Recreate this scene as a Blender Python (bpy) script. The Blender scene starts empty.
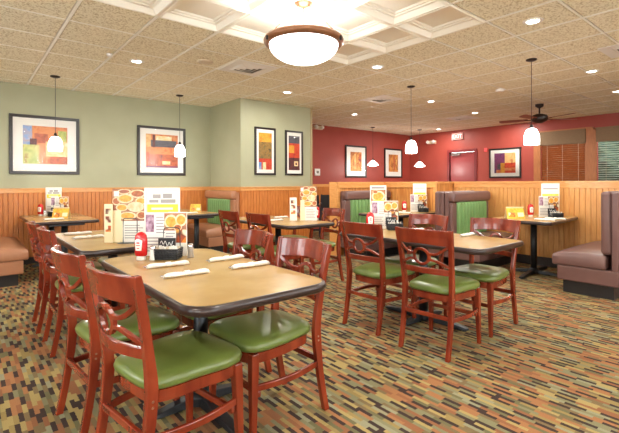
import bpy, bmesh, math, random
from mathutils import Vector, Matrix
random.seed(7)
sc = bpy.context.scene
COL = sc.collection
PI = math.pi
CEIL = 2.74

# ------------------------------------------------------------------ materials
def lin(c):
    return tuple(((v/255)/12.92 if v/255 <= .04045 else ((v/255+.055)/1.055)**2.4) for v in c) + (1,)

def base(name):
    m = bpy.data.materials.new(name); m.use_nodes = True
    n = m.node_tree.nodes; l = m.node_tree.links
    return m, n, l, n['Principled BSDF']

def mat(name, c, rough=.5, c2=None, scale=8, stretch=(1, 1, 1), metal=0, spec=.5, bump=0, coord='Object',
        detail=4, coat=0, bscale=None, bdist=.01, emis=None, estr=0):
    m, n, l, b = base(name)
    b.inputs['Base Color'].default_value = lin(c)
    b.inputs['Roughness'].default_value = rough
    b.inputs['Metallic'].default_value = metal
    b.inputs['Specular IOR Level'].default_value = spec
    b.inputs['Coat Weight'].default_value = coat
    b.inputs['Coat Roughness'].default_value = .08
    if emis:
        b.inputs['Emission Color'].default_value = lin(emis); b.inputs['Emission Strength'].default_value = estr
    if c2 or bump:
        if coord == 'World':
            g = n.new('ShaderNodeNewGeometry'); src = g.outputs['Position']
        else:
            g = n.new('ShaderNodeTexCoord'); src = g.outputs[coord]
        mp = n.new('ShaderNodeMapping'); mp.inputs['Scale'].default_value = stretch
        l.new(src, mp.inputs[0])
        if c2:
            t = n.new('ShaderNodeTexNoise'); t.inputs['Scale'].default_value = scale; t.inputs['Detail'].default_value = detail
            l.new(mp.outputs[0], t.inputs['Vector'])
            r = n.new('ShaderNodeValToRGB')
            r.color_ramp.elements[0].position = .36; r.color_ramp.elements[1].position = .64
            r.color_ramp.elements[0].color = lin(c); r.color_ramp.elements[1].color = lin(c2)
            l.new(t.outputs['Fac'], r.inputs[0]); l.new(r.outputs[0], b.inputs['Base Color'])
        if bump:
            t2 = n.new('ShaderNodeTexNoise'); t2.inputs['Scale'].default_value = bscale or scale; t2.inputs['Detail'].default_value = 3
            l.new(mp.outputs[0], t2.inputs['Vector'])
            bp = n.new('ShaderNodeBump'); bp.inputs['Strength'].default_value = bump; bp.inputs['Distance'].default_value = bdist
            l.new(t2.outputs['Fac'], bp.inputs['Height']); l.new(bp.outputs[0], b.inputs['Normal'])
    return m

M = {}
M['green_wall'] = mat('green_wall', (160, 160, 132), .55, (164, 164, 136), 3, coord='World', bump=.05, bscale=150, bdist=.001)
M['red_wall'] = mat('red_wall', (152, 61, 50), .5, (157, 65, 53), 3, coord='World', bump=.05, bscale=150, bdist=.001)
M['cream_wall'] = mat('cream_wall', (215, 205, 185), .7, (220, 210, 190), 3, coord='World')
M['oak'] = mat('oak_orange', (186, 108, 48), .38, (206, 130, 64), 9, (9, 9, .7), coord='World', coat=.15)
M['oak_light'] = mat('oak_light', (208, 146, 80), .38, (224, 166, 98), 9, (8, 8, .7), coord='World', coat=.15)
M['oak_cap'] = mat('oak_cap', (210, 144, 78), .35, (226, 164, 98), 14, (1, 1, 14), coord='World', coat=.2)
M['oak_plain'] = mat('oak_veneer', (180, 110, 52), .4, (214, 150, 82), 5, (5, 5, .5), coord='World', coat=.15, detail=6)
M['dark_base'] = mat('dark_baseboard', (48, 40, 38), .5)
M['oak_red'] = mat('red_oak_window', (160, 98, 56), .4, (178, 112, 66), 9, (9, 9, .7), coord='World')
M['tile'] = None
M['coffer'] = mat('coffer_cream', (244, 240, 228), .6)
M['tbar'] = mat('ceiling_bar', (240, 238, 228), .5)
M['cherry'] = mat('cherry_wood', (108, 33, 18), .25, (140, 54, 30), 10, (1, 1, .25), coat=.35, detail=5)
M['seat'] = mat('green_vinyl', (97, 112, 52), .33, (103, 118, 57), 6, spec=.55, bump=.12, bscale=200, bdist=.001, coat=.15)
M['booth_green'] = mat('booth_green_vinyl', (108, 146, 86), .42, (115, 153, 92), 6, bump=.1, bscale=200, bdist=.001)
M['booth_brown'] = mat('booth_brown_vinyl', (104, 74, 70), .38, (110, 79, 74), 6, bump=.1, bscale=200, bdist=.001)
M['booth_tan'] = mat('booth_tan_vinyl', (164, 112, 82), .4, (170, 118, 87), 6, bump=.1, bscale=200, bdist=.001)
M['plinth'] = mat('black_plinth', (32, 28, 28), .5)
M['lam'] = mat('table_laminate', (168, 134, 84), .25, (184, 152, 100), 5, coord='World', detail=8, spec=.5)
M['tedge'] = mat('table_edge', (50, 36, 34), .28)
M['iron'] = mat('black_iron', (34, 36, 40), .4, metal=.3)
M['frame'] = mat('black_frame', (34, 26, 26), .3)
M['mat'] = mat('white_mat_board', (232, 228, 222), .7)
M['white'] = mat('white_plastic', (232, 230, 226), .4)
M['paper'] = mat('white_paper', (240, 236, 228), .6)
M['napkin'] = mat('white_napkin', (240, 236, 230), .8, (228, 222, 214), 30)
M['silver'] = mat('silver', (190, 190, 192), .25, metal=1)
M['chrome'] = mat('chrome', (210, 210, 210), .15, metal=1)
M['ketchup'] = mat('ketchup_red', (190, 14, 20), .2, coat=.3)
M['black'] = mat('black_plastic', (26, 26, 30), .35)
M['bronze'] = mat('bronze_rim', (128, 84, 56), .35, (142, 96, 66), 8, metal=.35)
M['bronze_dark'] = mat('dark_bronze', (44, 32, 28), .4, metal=.4)
M['fan_blade'] = mat('fan_blade_wood', (110, 44, 30), .35, (128, 54, 36), 8, (1, 6, 1))
M['door_red'] = mat('door_red', (150, 58, 60), .3, (154, 61, 62), 3)
M['valance'] = mat('valance_cloth', (120, 96, 72), .85, (134, 108, 82), 40, (1, 1, 6))
M['blind'] = mat('wood_blind', (172, 92, 44), .45, (184, 102, 52), 10, (1, 1, 8))
M['blind_white'] = mat('pale_blind', (206, 214, 204), .45)
M['beige'] = mat('beige_plastic', (214, 196, 170), .5)
M['yellow'] = mat('card_yellow', (240, 205, 70), .5, (232, 160, 50), 30)
M['cream'] = mat('card_cream', (240, 226, 186), .5)
M['ink'] = mat('print_grey', (158, 152, 152), .6)
M['navy'] = mat('print_navy', (44, 42, 66), .6)
M['lime'] = mat('print_lime', (222, 226, 70), .55, (240, 210, 60), 30)
M['red_print'] = mat('print_red', (196, 40, 36), .5)
M['violet_print'] = mat('print_plum', (120, 70, 96), .6, (200, 170, 190), 30)
M['vent_dark'] = mat('vent_shadowed_metal', (120, 112, 104), .6)

def food_mat(name, cols, scale):
    m, n, l, b = base(name)
    tc = n.new('ShaderNodeTexCoord'); v = n.new('ShaderNodeTexVoronoi'); v.inputs['Scale'].default_value = scale
    l.new(tc.outputs['Object'], v.inputs['Vector'])
    w = n.new('ShaderNodeSeparateColor'); l.new(v.outputs['Color'], w.inputs[0])
    r = n.new('ShaderNodeValToRGB'); r.color_ramp.interpolation = 'CONSTANT'
    e = r.color_ramp.elements
    e[0].color = lin(cols[0]); e[1].position = 1/len(cols); e[1].color = lin(cols[1])
    for i in range(2, len(cols)):
        k = e.new(i/len(cols)); k.color = lin(cols[i])
    l.new(w.outputs[0], r.inputs[0])
    r2 = n.new('ShaderNodeValToRGB'); r2.color_ramp.elements[0].position = .5; r2.color_ramp.elements[1].position = .8
    r2.color_ramp.elements[0].color = (0, 0, 0, 1)
    mx = n.new('ShaderNodeMix'); mx.data_type = 'RGBA'
    l.new(v.outputs['Distance'], r2.inputs[0]); l.new(r2.outputs[0], mx.inputs['Factor'])
    l.new(r.outputs[0], mx.inputs['A']); mx.inputs['B'].default_value = lin((96, 52, 36))
    t = n.new('ShaderNodeTexNoise'); t.inputs['Scale'].default_value = scale*5; l.new(tc.outputs['Object'], t.inputs['Vector'])
    mx2 = n.new('ShaderNodeMix'); mx2.data_type = 'RGBA'; mx2.blend_type = 'OVERLAY'; mx2.inputs['Factor'].default_value = .5
    l.new(mx.outputs['Result'], mx2.inputs['A']); l.new(t.outputs['Fac'], mx2.inputs['B'])
    l.new(mx2.outputs['Result'], b.inputs['Base Color']); b.inputs['Roughness'].default_value = .35
    return m
FC = [(224, 140, 44), (236, 170, 70), (196, 90, 40), (244, 226, 188), (220, 120, 50), (170, 76, 44), (240, 196, 120)]
M['food_big'] = food_mat('printed_food_photo', FC, 11)
M['food_small'] = food_mat('printed_food_photo_small', FC, 17)

def paint(name, cols, scale=6, stretch=(1, 1, 1), rough=.4):
    m, n, l, b = base(name)
    tc = n.new('ShaderNodeTexCoord'); mp = n.new('ShaderNodeMapping'); mp.inputs['Scale'].default_value = stretch
    l.new(tc.outputs['Object'], mp.inputs[0])
    t = n.new('ShaderNodeTexNoise'); t.inputs['Scale'].default_value = scale; t.inputs['Detail'].default_value = 5
    t.inputs['Distortion'].default_value = .8
    l.new(mp.outputs[0], t.inputs['Vector'])
    r = n.new('ShaderNodeValToRGB'); e = r.color_ramp.elements
    k = len(cols); e[0].position = .33; e[0].color = lin(cols[0]); e[1].position = .67; e[1].color = lin(cols[-1])
    for i in range(1, k-1):
        q = e.new(.33+.34*i/(k-1)); q.color = lin(cols[i])
    l.new(t.outputs['Fac'], r.inputs[0]); l.new(r.outputs[0], b.inputs['Base Color']); b.inputs['Roughness'].default_value = rough
    return m

def carpet_mat():
    m, n, l, b = base('dash_pattern_carpet')
    g = n.new('ShaderNodeNewGeometry'); s = n.new('ShaderNodeSeparateXYZ'); l.new(g.outputs['Position'], s.inputs[0])
    def mth(op, a, bb=None, c=None):
        k = n.new('ShaderNodeMath'); k.operation = op
        for i, v in enumerate((a, bb, c)):
            if v is None: continue
            if isinstance(v, (int, float)): k.inputs[i].default_value = v
            else: l.new(v, k.inputs[i])
        return k.outputs[0]
    PX, PY = .0235, .105
    wob = n.new('ShaderNodeTexNoise'); wob.inputs['Scale'].default_value = 60; wob.inputs['Detail'].default_value = 1
    l.new(g.outputs['Position'], wob.inputs['Vector'])
    xw = mth('ADD', s.outputs['X'], mth('MULTIPLY', mth('SUBTRACT', wob.outputs['Fac'], .5), .005))
    xi = mth('FLOOR', mth('DIVIDE', xw, PX))
    wr = n.new('ShaderNodeTexWhiteNoise'); wr.noise_dimensions = '1D'; l.new(xi, wr.inputs['W'])
    yy = mth('ADD', mth('DIVIDE', s.outputs['Y'], PY), mth('MULTIPLY', wr.outputs['Value'], .8))
    yi = mth('FLOOR', yy)
    cv = n.new('ShaderNodeCombineXYZ'); l.new(xi, cv.inputs[0]); l.new(yi, cv.inputs[1])
    wn = n.new('ShaderNodeTexWhiteNoise'); wn.noise_dimensions = '2D'; l.new(cv.outputs[0], wn.inputs['Vector'])
    # woven bands: colour families drift slowly across rows
    cv2 = n.new('ShaderNodeCombineXYZ'); l.new(mth('FLOOR', mth('DIVIDE', xi, 2)), cv2.inputs[0]); l.new(mth('FLOOR', mth('DIVIDE', mth('ADD', yi, mth('MULTIPLY', xi, .5)), 2)), cv2.inputs[1])
    wn2 = n.new('ShaderNodeTexWhiteNoise'); wn2.noise_dimensions = '2D'; l.new(cv2.outputs[0], wn2.inputs['Vector'])
    cval = mth('ADD', mth('MULTIPLY', wn.outputs['Value'], .55), mth('MULTIPLY', wn2.outputs['Value'], .45))
    r = n.new('ShaderNodeValToRGB'); r.color_ramp.interpolation = 'CONSTANT'
    cols = [(134, 90, 62), (150, 104, 70), (116, 98, 70), (140, 120, 76), (156, 136, 88), (104, 98, 70), (122, 117, 88), (136, 132, 106)]
    pos = [0, .25, .40, .47, .54, .62, .68, .80]
    e = r.color_ramp.elements
    e[0].color = lin(cols[0]); e[1].position = pos[1]; e[1].color = lin(cols[1])
    for i in range(2, len(cols)):
        q = e.new(pos[i]); q.color = lin(cols[i])
    l.new(cval, r.inputs[0])
    frac = mth('SUBTRACT', mth('MULTIPLY', wr.outputs['Value'], 37), mth('FLOOR', mth('MULTIPLY', wr.outputs['Value'], 37)))
    ph = mth('ADD', mth('ADD', yi, mth('MULTIPLY', xi, 2)), mth('FLOOR', mth('MULTIPLY', frac, 2)))
    md = mth('SUBTRACT', ph, mth('MULTIPLY', mth('FLOOR', mth('DIVIDE', ph, 4)), 4))
    isd = mth('MULTIPLY', mth('LESS_THAN', md, .5), mth('GREATER_THAN', wn.outputs['Value'], .12))
    mxd = n.new('ShaderNodeMix'); mxd.data_type = 'RGBA'; l.new(isd, mxd.inputs['Factor']); l.new(r.outputs[0], mxd.inputs['A']); mxd.inputs['B'].default_value = lin((62, 49, 45))
    r = mxd
    t = n.new('ShaderNodeTexNoise'); t.inputs['Scale'].default_value = 260; l.new(g.outputs['Position'], t.inputs['Vector'])
    mx = n.new('ShaderNodeMix'); mx.data_type = 'RGBA'; mx.blend_type = 'OVERLAY'; mx.inputs['Factor'].default_value = .35
    l.new(r.outputs['Result'], mx.inputs['A']); l.new(t.outputs['Fac'], mx.inputs['B'])
    l.new(mx.outputs['Result'], b.inputs['Base Color'])
    b.inputs['Roughness'].default_value = .95; b.inputs['Specular IOR Level'].default_value = .1
    bp = n.new('ShaderNodeBump'); bp.inputs['Strength'].default_value = .4; bp.inputs['Distance'].default_value = .003
    l.new(t.outputs['Fac'], bp.inputs['Height']); l.new(bp.outputs[0], b.inputs['Normal'])
    return m
M['carpet'] = carpet_mat()

def tile_mat():
    m, n, l, b = base('fissured_ceiling_tile')
    g = n.new('ShaderNodeNewGeometry')
    t = n.new('ShaderNodeTexNoise'); t.inputs['Scale'].default_value = 62; t.inputs['Detail'].default_value = 4
    l.new(g.outputs['Position'], t.inputs['Vector'])
    r = n.new('ShaderNodeValToRGB'); e = r.color_ramp.elements
    e[0].position = .36; e[0].color = lin((188, 172, 136)); e[1].position = .50; e[1].color = lin((236, 229, 204))
    l.new(t.outputs['Fac'], r.inputs[0]); l.new(r.outputs[0], b.inputs['Base Color'])
    b.inputs['Roughness'].default_value = .9
    bp = n.new('ShaderNodeBump'); bp.inputs['Strength'].default_value = .5; bp.inputs['Distance'].default_value = .004
    l.new(t.outputs['Fac'], bp.inputs['Height']); l.new(bp.outputs[0], b.inputs['Normal'])
    return m
M['tile'] = tile_mat()

def emit(name, c, s):
    m, n, l, b = base(name)
    b.inputs['Base Color'].default_value = lin(c)
    b.inputs['Emission Color'].default_value = lin(c); b.inputs['Emission Strength'].default_value = s
    return m
M['lamp_glass'] = emit('glowing_glass', (255, 250, 244), 12)
M['bowl_glass'] = emit('bowl_glass', (250, 250, 252), 3.2)
M['downlens'] = emit('downlight_lens', (255, 248, 236), 14)
M['exit_face'] = emit('exit_panel', (236, 92, 84), .5)
M['exit_text'] = emit('exit_letters', (255, 225, 215), 1.0)
M['strobe'] = emit('alarm_red', (215, 70, 70), .35)

def glass_mat():
    m = bpy.data.materials.new('clear_glass'); m.use_nodes = True
    n = m.node_tree.nodes; l = m.node_tree.links; n.remove(n['Principled BSDF'])
    a = n.new('ShaderNodeBsdfTransparent'); g = n.new('ShaderNodeBsdfGlossy'); g.inputs['Roughness'].default_value = .02
    f = n.new('ShaderNodeLayerWeight'); f.inputs['Blend'].default_value = .12
    mx = n.new('ShaderNodeMixShader'); l.new(f.outputs[0], mx.inputs[0]); l.new(a.outputs[0], mx.inputs[1]); l.new(g.outputs[0], mx.inputs[2])
    l.new(mx.outputs[0], n['Material Output'].inputs[0])
    return m
M['glass'] = glass_mat()

# ------------------------------------------------------------------ mesh helpers
def box(bm, x0, x1, y0, y1, z0, z1, mi=0, mtx=None):
    vs = [bm.verts.new((x, y, z)) for z in (z0, z1) for y in (y0, y1) for x in (x0, x1)]
    if mtx:
        for v in vs: v.co = mtx @ v.co
    for f in ((0, 2, 3, 1), (4, 5, 7, 6), (0, 1, 5, 4), (2, 6, 7, 3), (0, 4, 6, 2), (1, 3, 7, 5)):
        fc = bm.faces.new([vs[i] for i in f]); fc.material_index = mi
    return vs

def lathe(bm, prof, seg=24, cx=0, cy=0, mi=0, caps=True, smooth=True):
    rings = []
    for r, z in prof:
        if r < 1e-6: rings.append([bm.verts.new((cx, cy, z))])
        else: rings.append([bm.verts.new((cx+r*math.cos(2*PI*i/seg), cy+r*math.sin(2*PI*i/seg), z)) for i in range(seg)])
    for a, b in zip(rings, rings[1:]):
        for i in range(seg):
            j = (i+1) % seg
            if len(a) == 1 and len(b) == 1: continue
            if len(a) == 1: f = bm.faces.new((a[0], b[j], b[i]))
            elif len(b) == 1: f = bm.faces.new((a[i], a[j], b[0]))
            else: f = bm.faces.new((a[i], a[j], b[j], b[i]))
            f.material_index = mi; f.smooth = smooth
    if caps:
        for rr in (rings[0], rings[-1]):
            if len(rr) > 2:
                f = bm.faces.new(rr); f.material_index = mi

def tube(bm, pts, r, seg=8, mi=0, closed=False):
    pts = [Vector(p) for p in pts]; n = len(pts); rings = []
    up = Vector((0, 0, 1))
    for i, p in enumerate(pts):
        if closed: t = (pts[(i+1) % n]-pts[i-1])
        else: t = pts[min(i+1, n-1)]-pts[max(i-1, 0)]
        t.normalize()
        a = t.cross(up)
        if a.length < .05: a = t.cross(Vector((1, 0, 0)))
        a.normalize(); b = t.cross(a)
        rings.append([bm.verts.new(p+r*(math.cos(2*PI*k/seg)*a+math.sin(2*PI*k/seg)*b)) for k in range(seg)])
    pairs = list(zip(rings, rings[1:])) + ([(rings[-1], rings[0])] if closed else [])
    for a, b in pairs:
        for k in range(seg):
            f = bm.faces.new((a[k], a[(k+1) % seg], b[(k+1) % seg], b[k])); f.smooth = True; f.material_index = mi
    if not closed:
        bm.faces.new(rings[0]).material_index = mi; bm.faces.new(rings[-1]).material_index = mi

def loft(bm, rings, closed=False, caps=True, mi=0, smooth=False):
    rv = [[bm.verts.new(p) for p in r] for r in rings]
    prs = list(zip(rv, rv[1:])) + ([(rv[-1], rv[0])] if closed else [])
    k = len(rv[0])
    for a, b in prs:
        for i in range(k):
            f = bm.faces.new((a[i], a[(i+1) % k], b[(i+1) % k], b[i])); f.material_index = mi; f.smooth = smooth
    if caps and not closed:
        bm.faces.new(rv[0]).material_index = mi; bm.faces.new(rv[-1]).material_index = mi

def obj(name, bm, mats, parent=None, bevel=0, seg=2, sub=0, smooth=False, **kw):
    bmesh.ops.recalc_face_normals(bm, faces=bm.faces)
    me = bpy.data.meshes.new(name); bm.to_mesh(me); bm.free()
    for m in (mats if isinstance(mats, (list, tuple)) else [mats]): me.materials.append(M[m] if isinstance(m, str) else m)
    o = bpy.data.objects.new(name, me); COL.objects.link(o)
    if parent: o.parent = parent
    if smooth:
        for p in me.polygons: p.use_smooth = True
    if bevel:
        b = o.modifiers.new('bevel', 'BEVEL'); b.width = bevel; b.segments = seg; b.limit_method = 'ANGLE'; b.angle_limit = math.radians(40)
        b.harden_normals = False
    if sub:
        s = o.modifiers.new('sub', 'SUBSURF'); s.levels = sub; s.render_levels = sub
    for k, v in kw.items(): o[k] = v
    return o

def B(): return bmesh.new()

def thing(name, label, cat, loc=(0, 0, 0), rz=0, group=None):
    o = bpy.data.objects.new(name, None); COL.objects.link(o); o.empty_display_size = .1
    o.location = loc; o.rotation_euler = (0, 0, rz); o['label'] = label; o['category'] = cat
    if group: o['group'] = group
    return o

def tag(o, label, cat, group=None):
    o['label'] = label; o['category'] = cat
    if group: o['group'] = group
    return o

def dup(root, loc, rz, label, group=None):
    r = root.copy(); COL.objects.link(r); r.location = loc; r.rotation_euler = (0, 0, rz); r['label'] = label
    if group: r['group'] = group
    def rec(a, b):
        for ch in list(a.children):
            c = ch.copy(); COL.objects.link(c); c.parent = b; c.matrix_parent_inverse = Matrix()
            rec(ch, c)
    rec(root, r)
    return r

def struct(name, bm, mats, parent=None, **kw):
    o = obj(name, bm, mats, parent, **kw)
    if not parent: o['kind'] = 'structure'
    return o

# ------------------------------------------------------------------ room shell
XMIN, YMIN, XW, YL, YR = -3.0, -3.2, 11.0, 7.62, 8.18
BX0, BX1, BY = 3.77, 5.42, 6.45
bm = B(); box(bm, XMIN, XW, YMIN, YR, -.1, 0); struct('floor', bm, 'carpet')
# walls
bm = B(); box(bm, XMIN, BX0, YL, YL+.12, 0, 2.9); struct('wall_left', bm, 'green_wall')
bm = B(); box(bm, BX0, BX1, BY, YR+.12, 0, 2.9); struct('wall_column', bm, 'green_wall')
bm = B(); box(bm, BX1, XW+.12, YR, YR+.12, 0, 2.9); struct('wall_far', bm, 'red_wall')

def wall_with_holes(name, axis, pos, th, a0, a1, z0, z1, holes, m):
    """wall in plane axis=pos..pos+th with rectangular holes (a,b,zb,zt)"""
    bm = B()
    def bx(p, q, r, s):
        if q-p < 1e-4 or s-r < 1e-4: return
        if axis == 'x': box(bm, pos, pos+th, p, q, r, s)
        else: box(bm, p, q, pos, pos+th, r, s)
    c = a0
    for (p, q, zb, zt) in sorted(holes):
        bx(c, p, z0, z1); bx(p, q, z0, zb); bx(p, q, zt, z1); c = q
    bx(c, a1, z0, z1)
    return struct(name, bm, m)
WIN = [(3.26, 4.26, .95, 2.42), (1.95, 3.06, .95, 2.42), (.7, 1.80, .95, 2.42)]
DOOR = (5.98, 6.76, 0, 2.10)
wall_with_holes('wall_right', 'x', XW, .12, YMIN, YR, 0, 2.9, WIN+[DOOR], 'red_wall')
BWIN = [(-2.0, -.6, .9, 2.35), (0.4, 1.8, .9, 2.35), (2.8, 4.2, .9, 2.35), (5.2, 6.6, .9, 2.35)]
wall_with_holes('wall_front', 'y', YMIN-.12, .12, XMIN, XW, 0, 2.9, BWIN, 'cream_wall')
SWIN = [(-1.8, -.2, .9, 2.35), (1.0, 2.6, .9, 2.35), (4.0, 5.4, .9, 2.35)]
wall_with_holes('wall_side', 'x', XMIN-.12, .12, YMIN, YL, 0, 2.9, SWIN, 'cream_wall')
nwin = 4
for (a, b, zb, zt) in BWIN:
    bm = B(); 
    for p, q, r, s in ((a, b, zb, zb+.06), (a, b, zt-.06, zt), (a, a+.06, zb+.06, zt-.06), (b-.06, b, zb+.06, zt-.06), ((a+b)/2-.02, (a+b)/2+.02, zb+.06, zt-.06)):
        box(bm, p, q, YMIN-.10, YMIN-.02, r, s)
    w = struct('window_%d' % nwin, bm, 'oak'); nwin += 1
    bm = B(); bm.faces.new([bm.verts.new(p) for p in ((a+.06, YMIN-.07, zb+.06), (b-.06, YMIN-.07, zb+.06), (b-.06, YMIN-.07, zt-.06), (a+.06, YMIN-.07, zt-.06))][::-1]); obj('pane', bm, 'glass', w)
for (a, b, zb, zt) in SWIN:
    bm = B()
    for p, q, r, s in ((a, b, zb, zb+.06), (a, b, zt-.06, zt), (a, a+.06, zb+.06, zt-.06), (b-.06, b, zb+.06, zt-.06), ((a+b)/2-.02, (a+b)/2+.02, zb+.06, zt-.06)):
        box(bm, XMIN-.10, XMIN-.02, p, q, r, s)
    w = struct('window_%d' % nwin, bm, 'oak'); nwin += 1
    bm = B(); bm.faces.new([bm.verts.new(p) for p in ((XMIN-.07, a+.06, zb+.06), (XMIN-.07, b-.06, zb+.06), (XMIN-.07, b-.06, zt-.06), (XMIN-.07, a+.06, zt-.06))]); obj('pane', bm, 'glass', w)

# beadboard wainscot: real grooves; u runs along the wall, face points to 'n'
def beadboard(bm, p0, p1, z0, z1, pitch=.062, th=.015, g=.006, gd=.010, mi=0):
    p0, p1 = Vector(p0), Vector(p1); d = p1-p0; L = d.length; d.normalize()
    n = Vector((d.y, -d.x))          # to the right of travel = visible side
    k = max(1, round(L/pitch)); w = L/k; prof = [(0, 0)]
    prof.append((0, th))
    for i in range(k):
        u = i*w
        prof += [(u+g, th), (u+g*1.5, th-gd), (u+g*2.5, th-gd), (u+g*3, th), (u+g*4, th-gd*.1)]
    prof += [(L, th), (L, 0)]
    lo = [bm.verts.new((p0.x+d.x*u+n.x*v, p0.y+d.y*u+n.y*v, z0)) for u, v in prof]
    hi = [bm.verts.new((p0.x+d.x*u+n.x*v, p0.y+d.y*u+n.y*v, z1)) for u, v in prof]
    for i in range(len(prof)-1):
        f = bm.faces.new((lo[i], lo[i+1], hi[i+1], hi[i])); f.material_index = mi

WH = 1.155
def rail(bm, x0, x1, y0, y1, z0, z1): box(bm, x0, x1, y0, y1, z0, z1)
# left wall wainscot (visible face -Y: travel +X)
bm = B(); beadboard(bm, (XMIN, YL), (BX0, YL), .1, 1.09); struct('trim_1', bm, 'oak')
bm = B(); box(bm, XMIN, BX0-.02, YL-.028, YL, 1.085, 1.14); box(bm, XMIN, BX0-.04, YL-.045, YL, 1.14, WH); struct('trim_2', bm, 'oak_cap', bevel=.003)
bm = B(); beadboard(bm, (BX0, YL-.015), (BX0, BY), .1, 1.09); 
beadboard(bm, (BX0, BY), (BX1, BY), .1, 1.09); struct('trim_3', bm, 'oak')
bm = B(); box(bm, BX0-.028, BX0, BY-.028, YL-.03, 1.085, 1.14); box(bm, BX0-.045, BX0, BY-.045, YL-.045, 1.14, WH)
box(bm, BX0, BX1+.03, BY-.028, BY, 1.085, 1.14); box(bm, BX0, BX1+.045, BY-.045, BY, 1.14, WH); struct('trim_4', bm, 'oak_cap', bevel=.003)
bm = B(); box(bm, XMIN, BX0-.02, YL-.02, YL, 0, .1); struct('baseboard_left', bm, 'dark_base')
bm = B(); box(bm, BX0-.02, BX0, BY-.02, YL-.02, 0, .1); box(bm, BX0, BX1, BY-.02, BY, 0, .1); struct('baseboard_column', bm, 'dark_base')
bm = B(); box(bm, BX1-.035, BX1+.012, BY-.012, BY+.02, WH, CEIL); struct('trim_5', bm, mat('corner_guard', (168, 150, 112), .4))
# red wall wainscot
bm = B(); beadboard(bm, (BX1, YR), (XW, YR), .1, 1.12); struct('trim_6', bm, 'oak')
bm = B(); box(bm, BX1, XW, YR-.03, YR, 1.12, 1.19); struct('trim_7', bm, 'oak_cap', bevel=.003)
bm = B(); box(bm, XW-.03, XW, DOOR[1]+.12, YR-.03, 1.10, 1.17); box(bm, XW-.03, XW, YMIN, DOOR[0]-.12, .86, .93); struct('trim_8', bm, 'oak_cap', bevel=.003)
bm = B(); box(bm, XW-.02, XW, YMIN, DOOR[0]-.12, 0, .12); struct('baseboard_right', bm, 'dark_base')

# half-height oak partition
PX_, PH = 6.5, 1.235
JX, JY, WY = 6.0, 3.92, 5.05     # jog, wing wall
bm = B()
box(bm, PX_, PX_+.13, -2.0, JY, 0, PH-.03)
box(bm, JX, JX+.13, JY, WY+.13, 0, PH-.03)
box(bm, JX+.13, PX_+.13, JY, JY+.13, 0, PH-.03)
box(bm, 4.80, JX, WY, WY+.13, 0, PH-.03)
struct('wall_partition', bm, 'oak_plain')
bm = B(); beadboard(bm, (PX_, JY), (PX_, -2.0), .12, PH-.09, pitch=.066); struct('trim_9', bm, 'oak_light')
bm = B(); box(bm, PX_-.03, PX_, -2.0, JY-.02, PH-.10, PH-.03); box(bm, PX_-.045, PX_+.16, -2.0, JY+.13, PH-.03, PH)
box(bm, JX-.03, JX, JY, WY-.03, PH-.10, PH-.03); box(bm, JX-.045, JX+.16, JY-.03, WY+.16, PH-.03, PH)
box(bm, JX+.16, PX_-.045, JY-.03, JY+.16, PH-.03, PH)
box(bm, 4.78, JX-.03, WY-.03, WY, PH-.10, PH-.03); box(bm, 4.76, JX-.045, WY-.045, WY+.16, PH-.03, PH)
struct('trim_10', bm, 'oak_cap', bevel=.003)
bm = B(); box(bm, 4.76, 4.80, WY-.03, WY+.15, 0, PH-.03); box(bm, 4.80, 4.86, WY-.02, WY, 0, PH-.10)
box(bm, JX-.015, JX, JY, JY+.07, 0, PH-.10); struct('trim_11', bm, 'oak_cap', bevel=.003)
bm = B(); box(bm, PX_-.03, PX_-.016, -2.0, JY, 0, .13); box(bm, JX-.015, JX, JY+.07, WY, 0, .13); struct('baseboard_partition', bm, 'dark_base')

# ceiling : drop-in tiles + coffered block
GX0, GY0, G = .735, 1.94, .61
CX0, CX1, CY0, CY1 = GX0, GX0+5*G, GY0, GY0+3*G
bm = B(); gap = .013
i0 = math.floor((XMIN-GX0)/G); i1 = math.ceil((XW-GX0)/G); j0 = math.floor((YMIN-GY0)/G); j1 = math.ceil((YR-GY0)/G)
for i in range(i0, i1):
    for j in range(j0, j1):
        if 0 <= i < 5 and 0 <= j < 3: continue
        x0, y0 = GX0+i*G+gap, GY0+j*G+gap; x1, y1 = x0+G-2*gap, y0+G-2*gap
        b = .008
        x0, x1, y0, y1 = max(x0, XMIN), min(x1, XW), max(y0, YMIN), min(y1, YR)
        if x1-x0 < .03 or y1-y0 < .03: continue
        lo = [bm.verts.new(p) for p in ((x0+b, y0+b, CEIL-.004), (x1-b, y0+b, CEIL-.004), (x1-b, y1-b, CEIL-.004), (x0+b, y1-b, CEIL-.004))]
        hi = [bm.verts.new(p) for p in ((x0, y0, CEIL+.012), (x1, y0, CEIL+.012), (x1, y1, CEIL+.012), (x0, y1, CEIL+.012))]
        bm.faces.new(lo)
        for k in range(4): bm.faces.new((lo[k], lo[(k+1) % 4], hi[(k+1) % 4], hi[k]))
        bm.faces.new(hi)
struct('ceiling', bm, 'tile')
bm = B()
for i in range(i0, i1+1):
    x = GX0+i*G
    if XMIN <= x <= XW:
        if 0 < i < 5:
            box(bm, x-.014, x+.014, YMIN, CY0, CEIL-.007, CEIL+.02); box(bm, x-.014, x+.014, CY1, YR, CEIL-.007, CEIL+.02)
        else: box(bm, x-.014, x+.014, YMIN, YR, CEIL-.007, CEIL+.02)
for j in range(j0, j1+1):
    y = GY0+j*G
    if YMIN <= y <= YR:
        if 0 < j < 3:
            box(bm, XMIN, CX0, y-.010, y+.010, CEIL-.0045, CEIL+.02); box(bm, CX1, XW, y-.010, y+.010, CEIL-.0045, CEIL+.02)
        else: box(bm, XMIN, XW, y-.010, y+.010, CEIL-.0045, CEIL+.02)
struct('trim_12', bm, 'tbar')
bm = B(); box(bm, XMIN-.1, XW+.1, YMIN-.1, YR+.1, CEIL+.18, CEIL+.22); struct('ceiling_deck', bm, 'cream_wall')
bm = B()      # coffers
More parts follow.
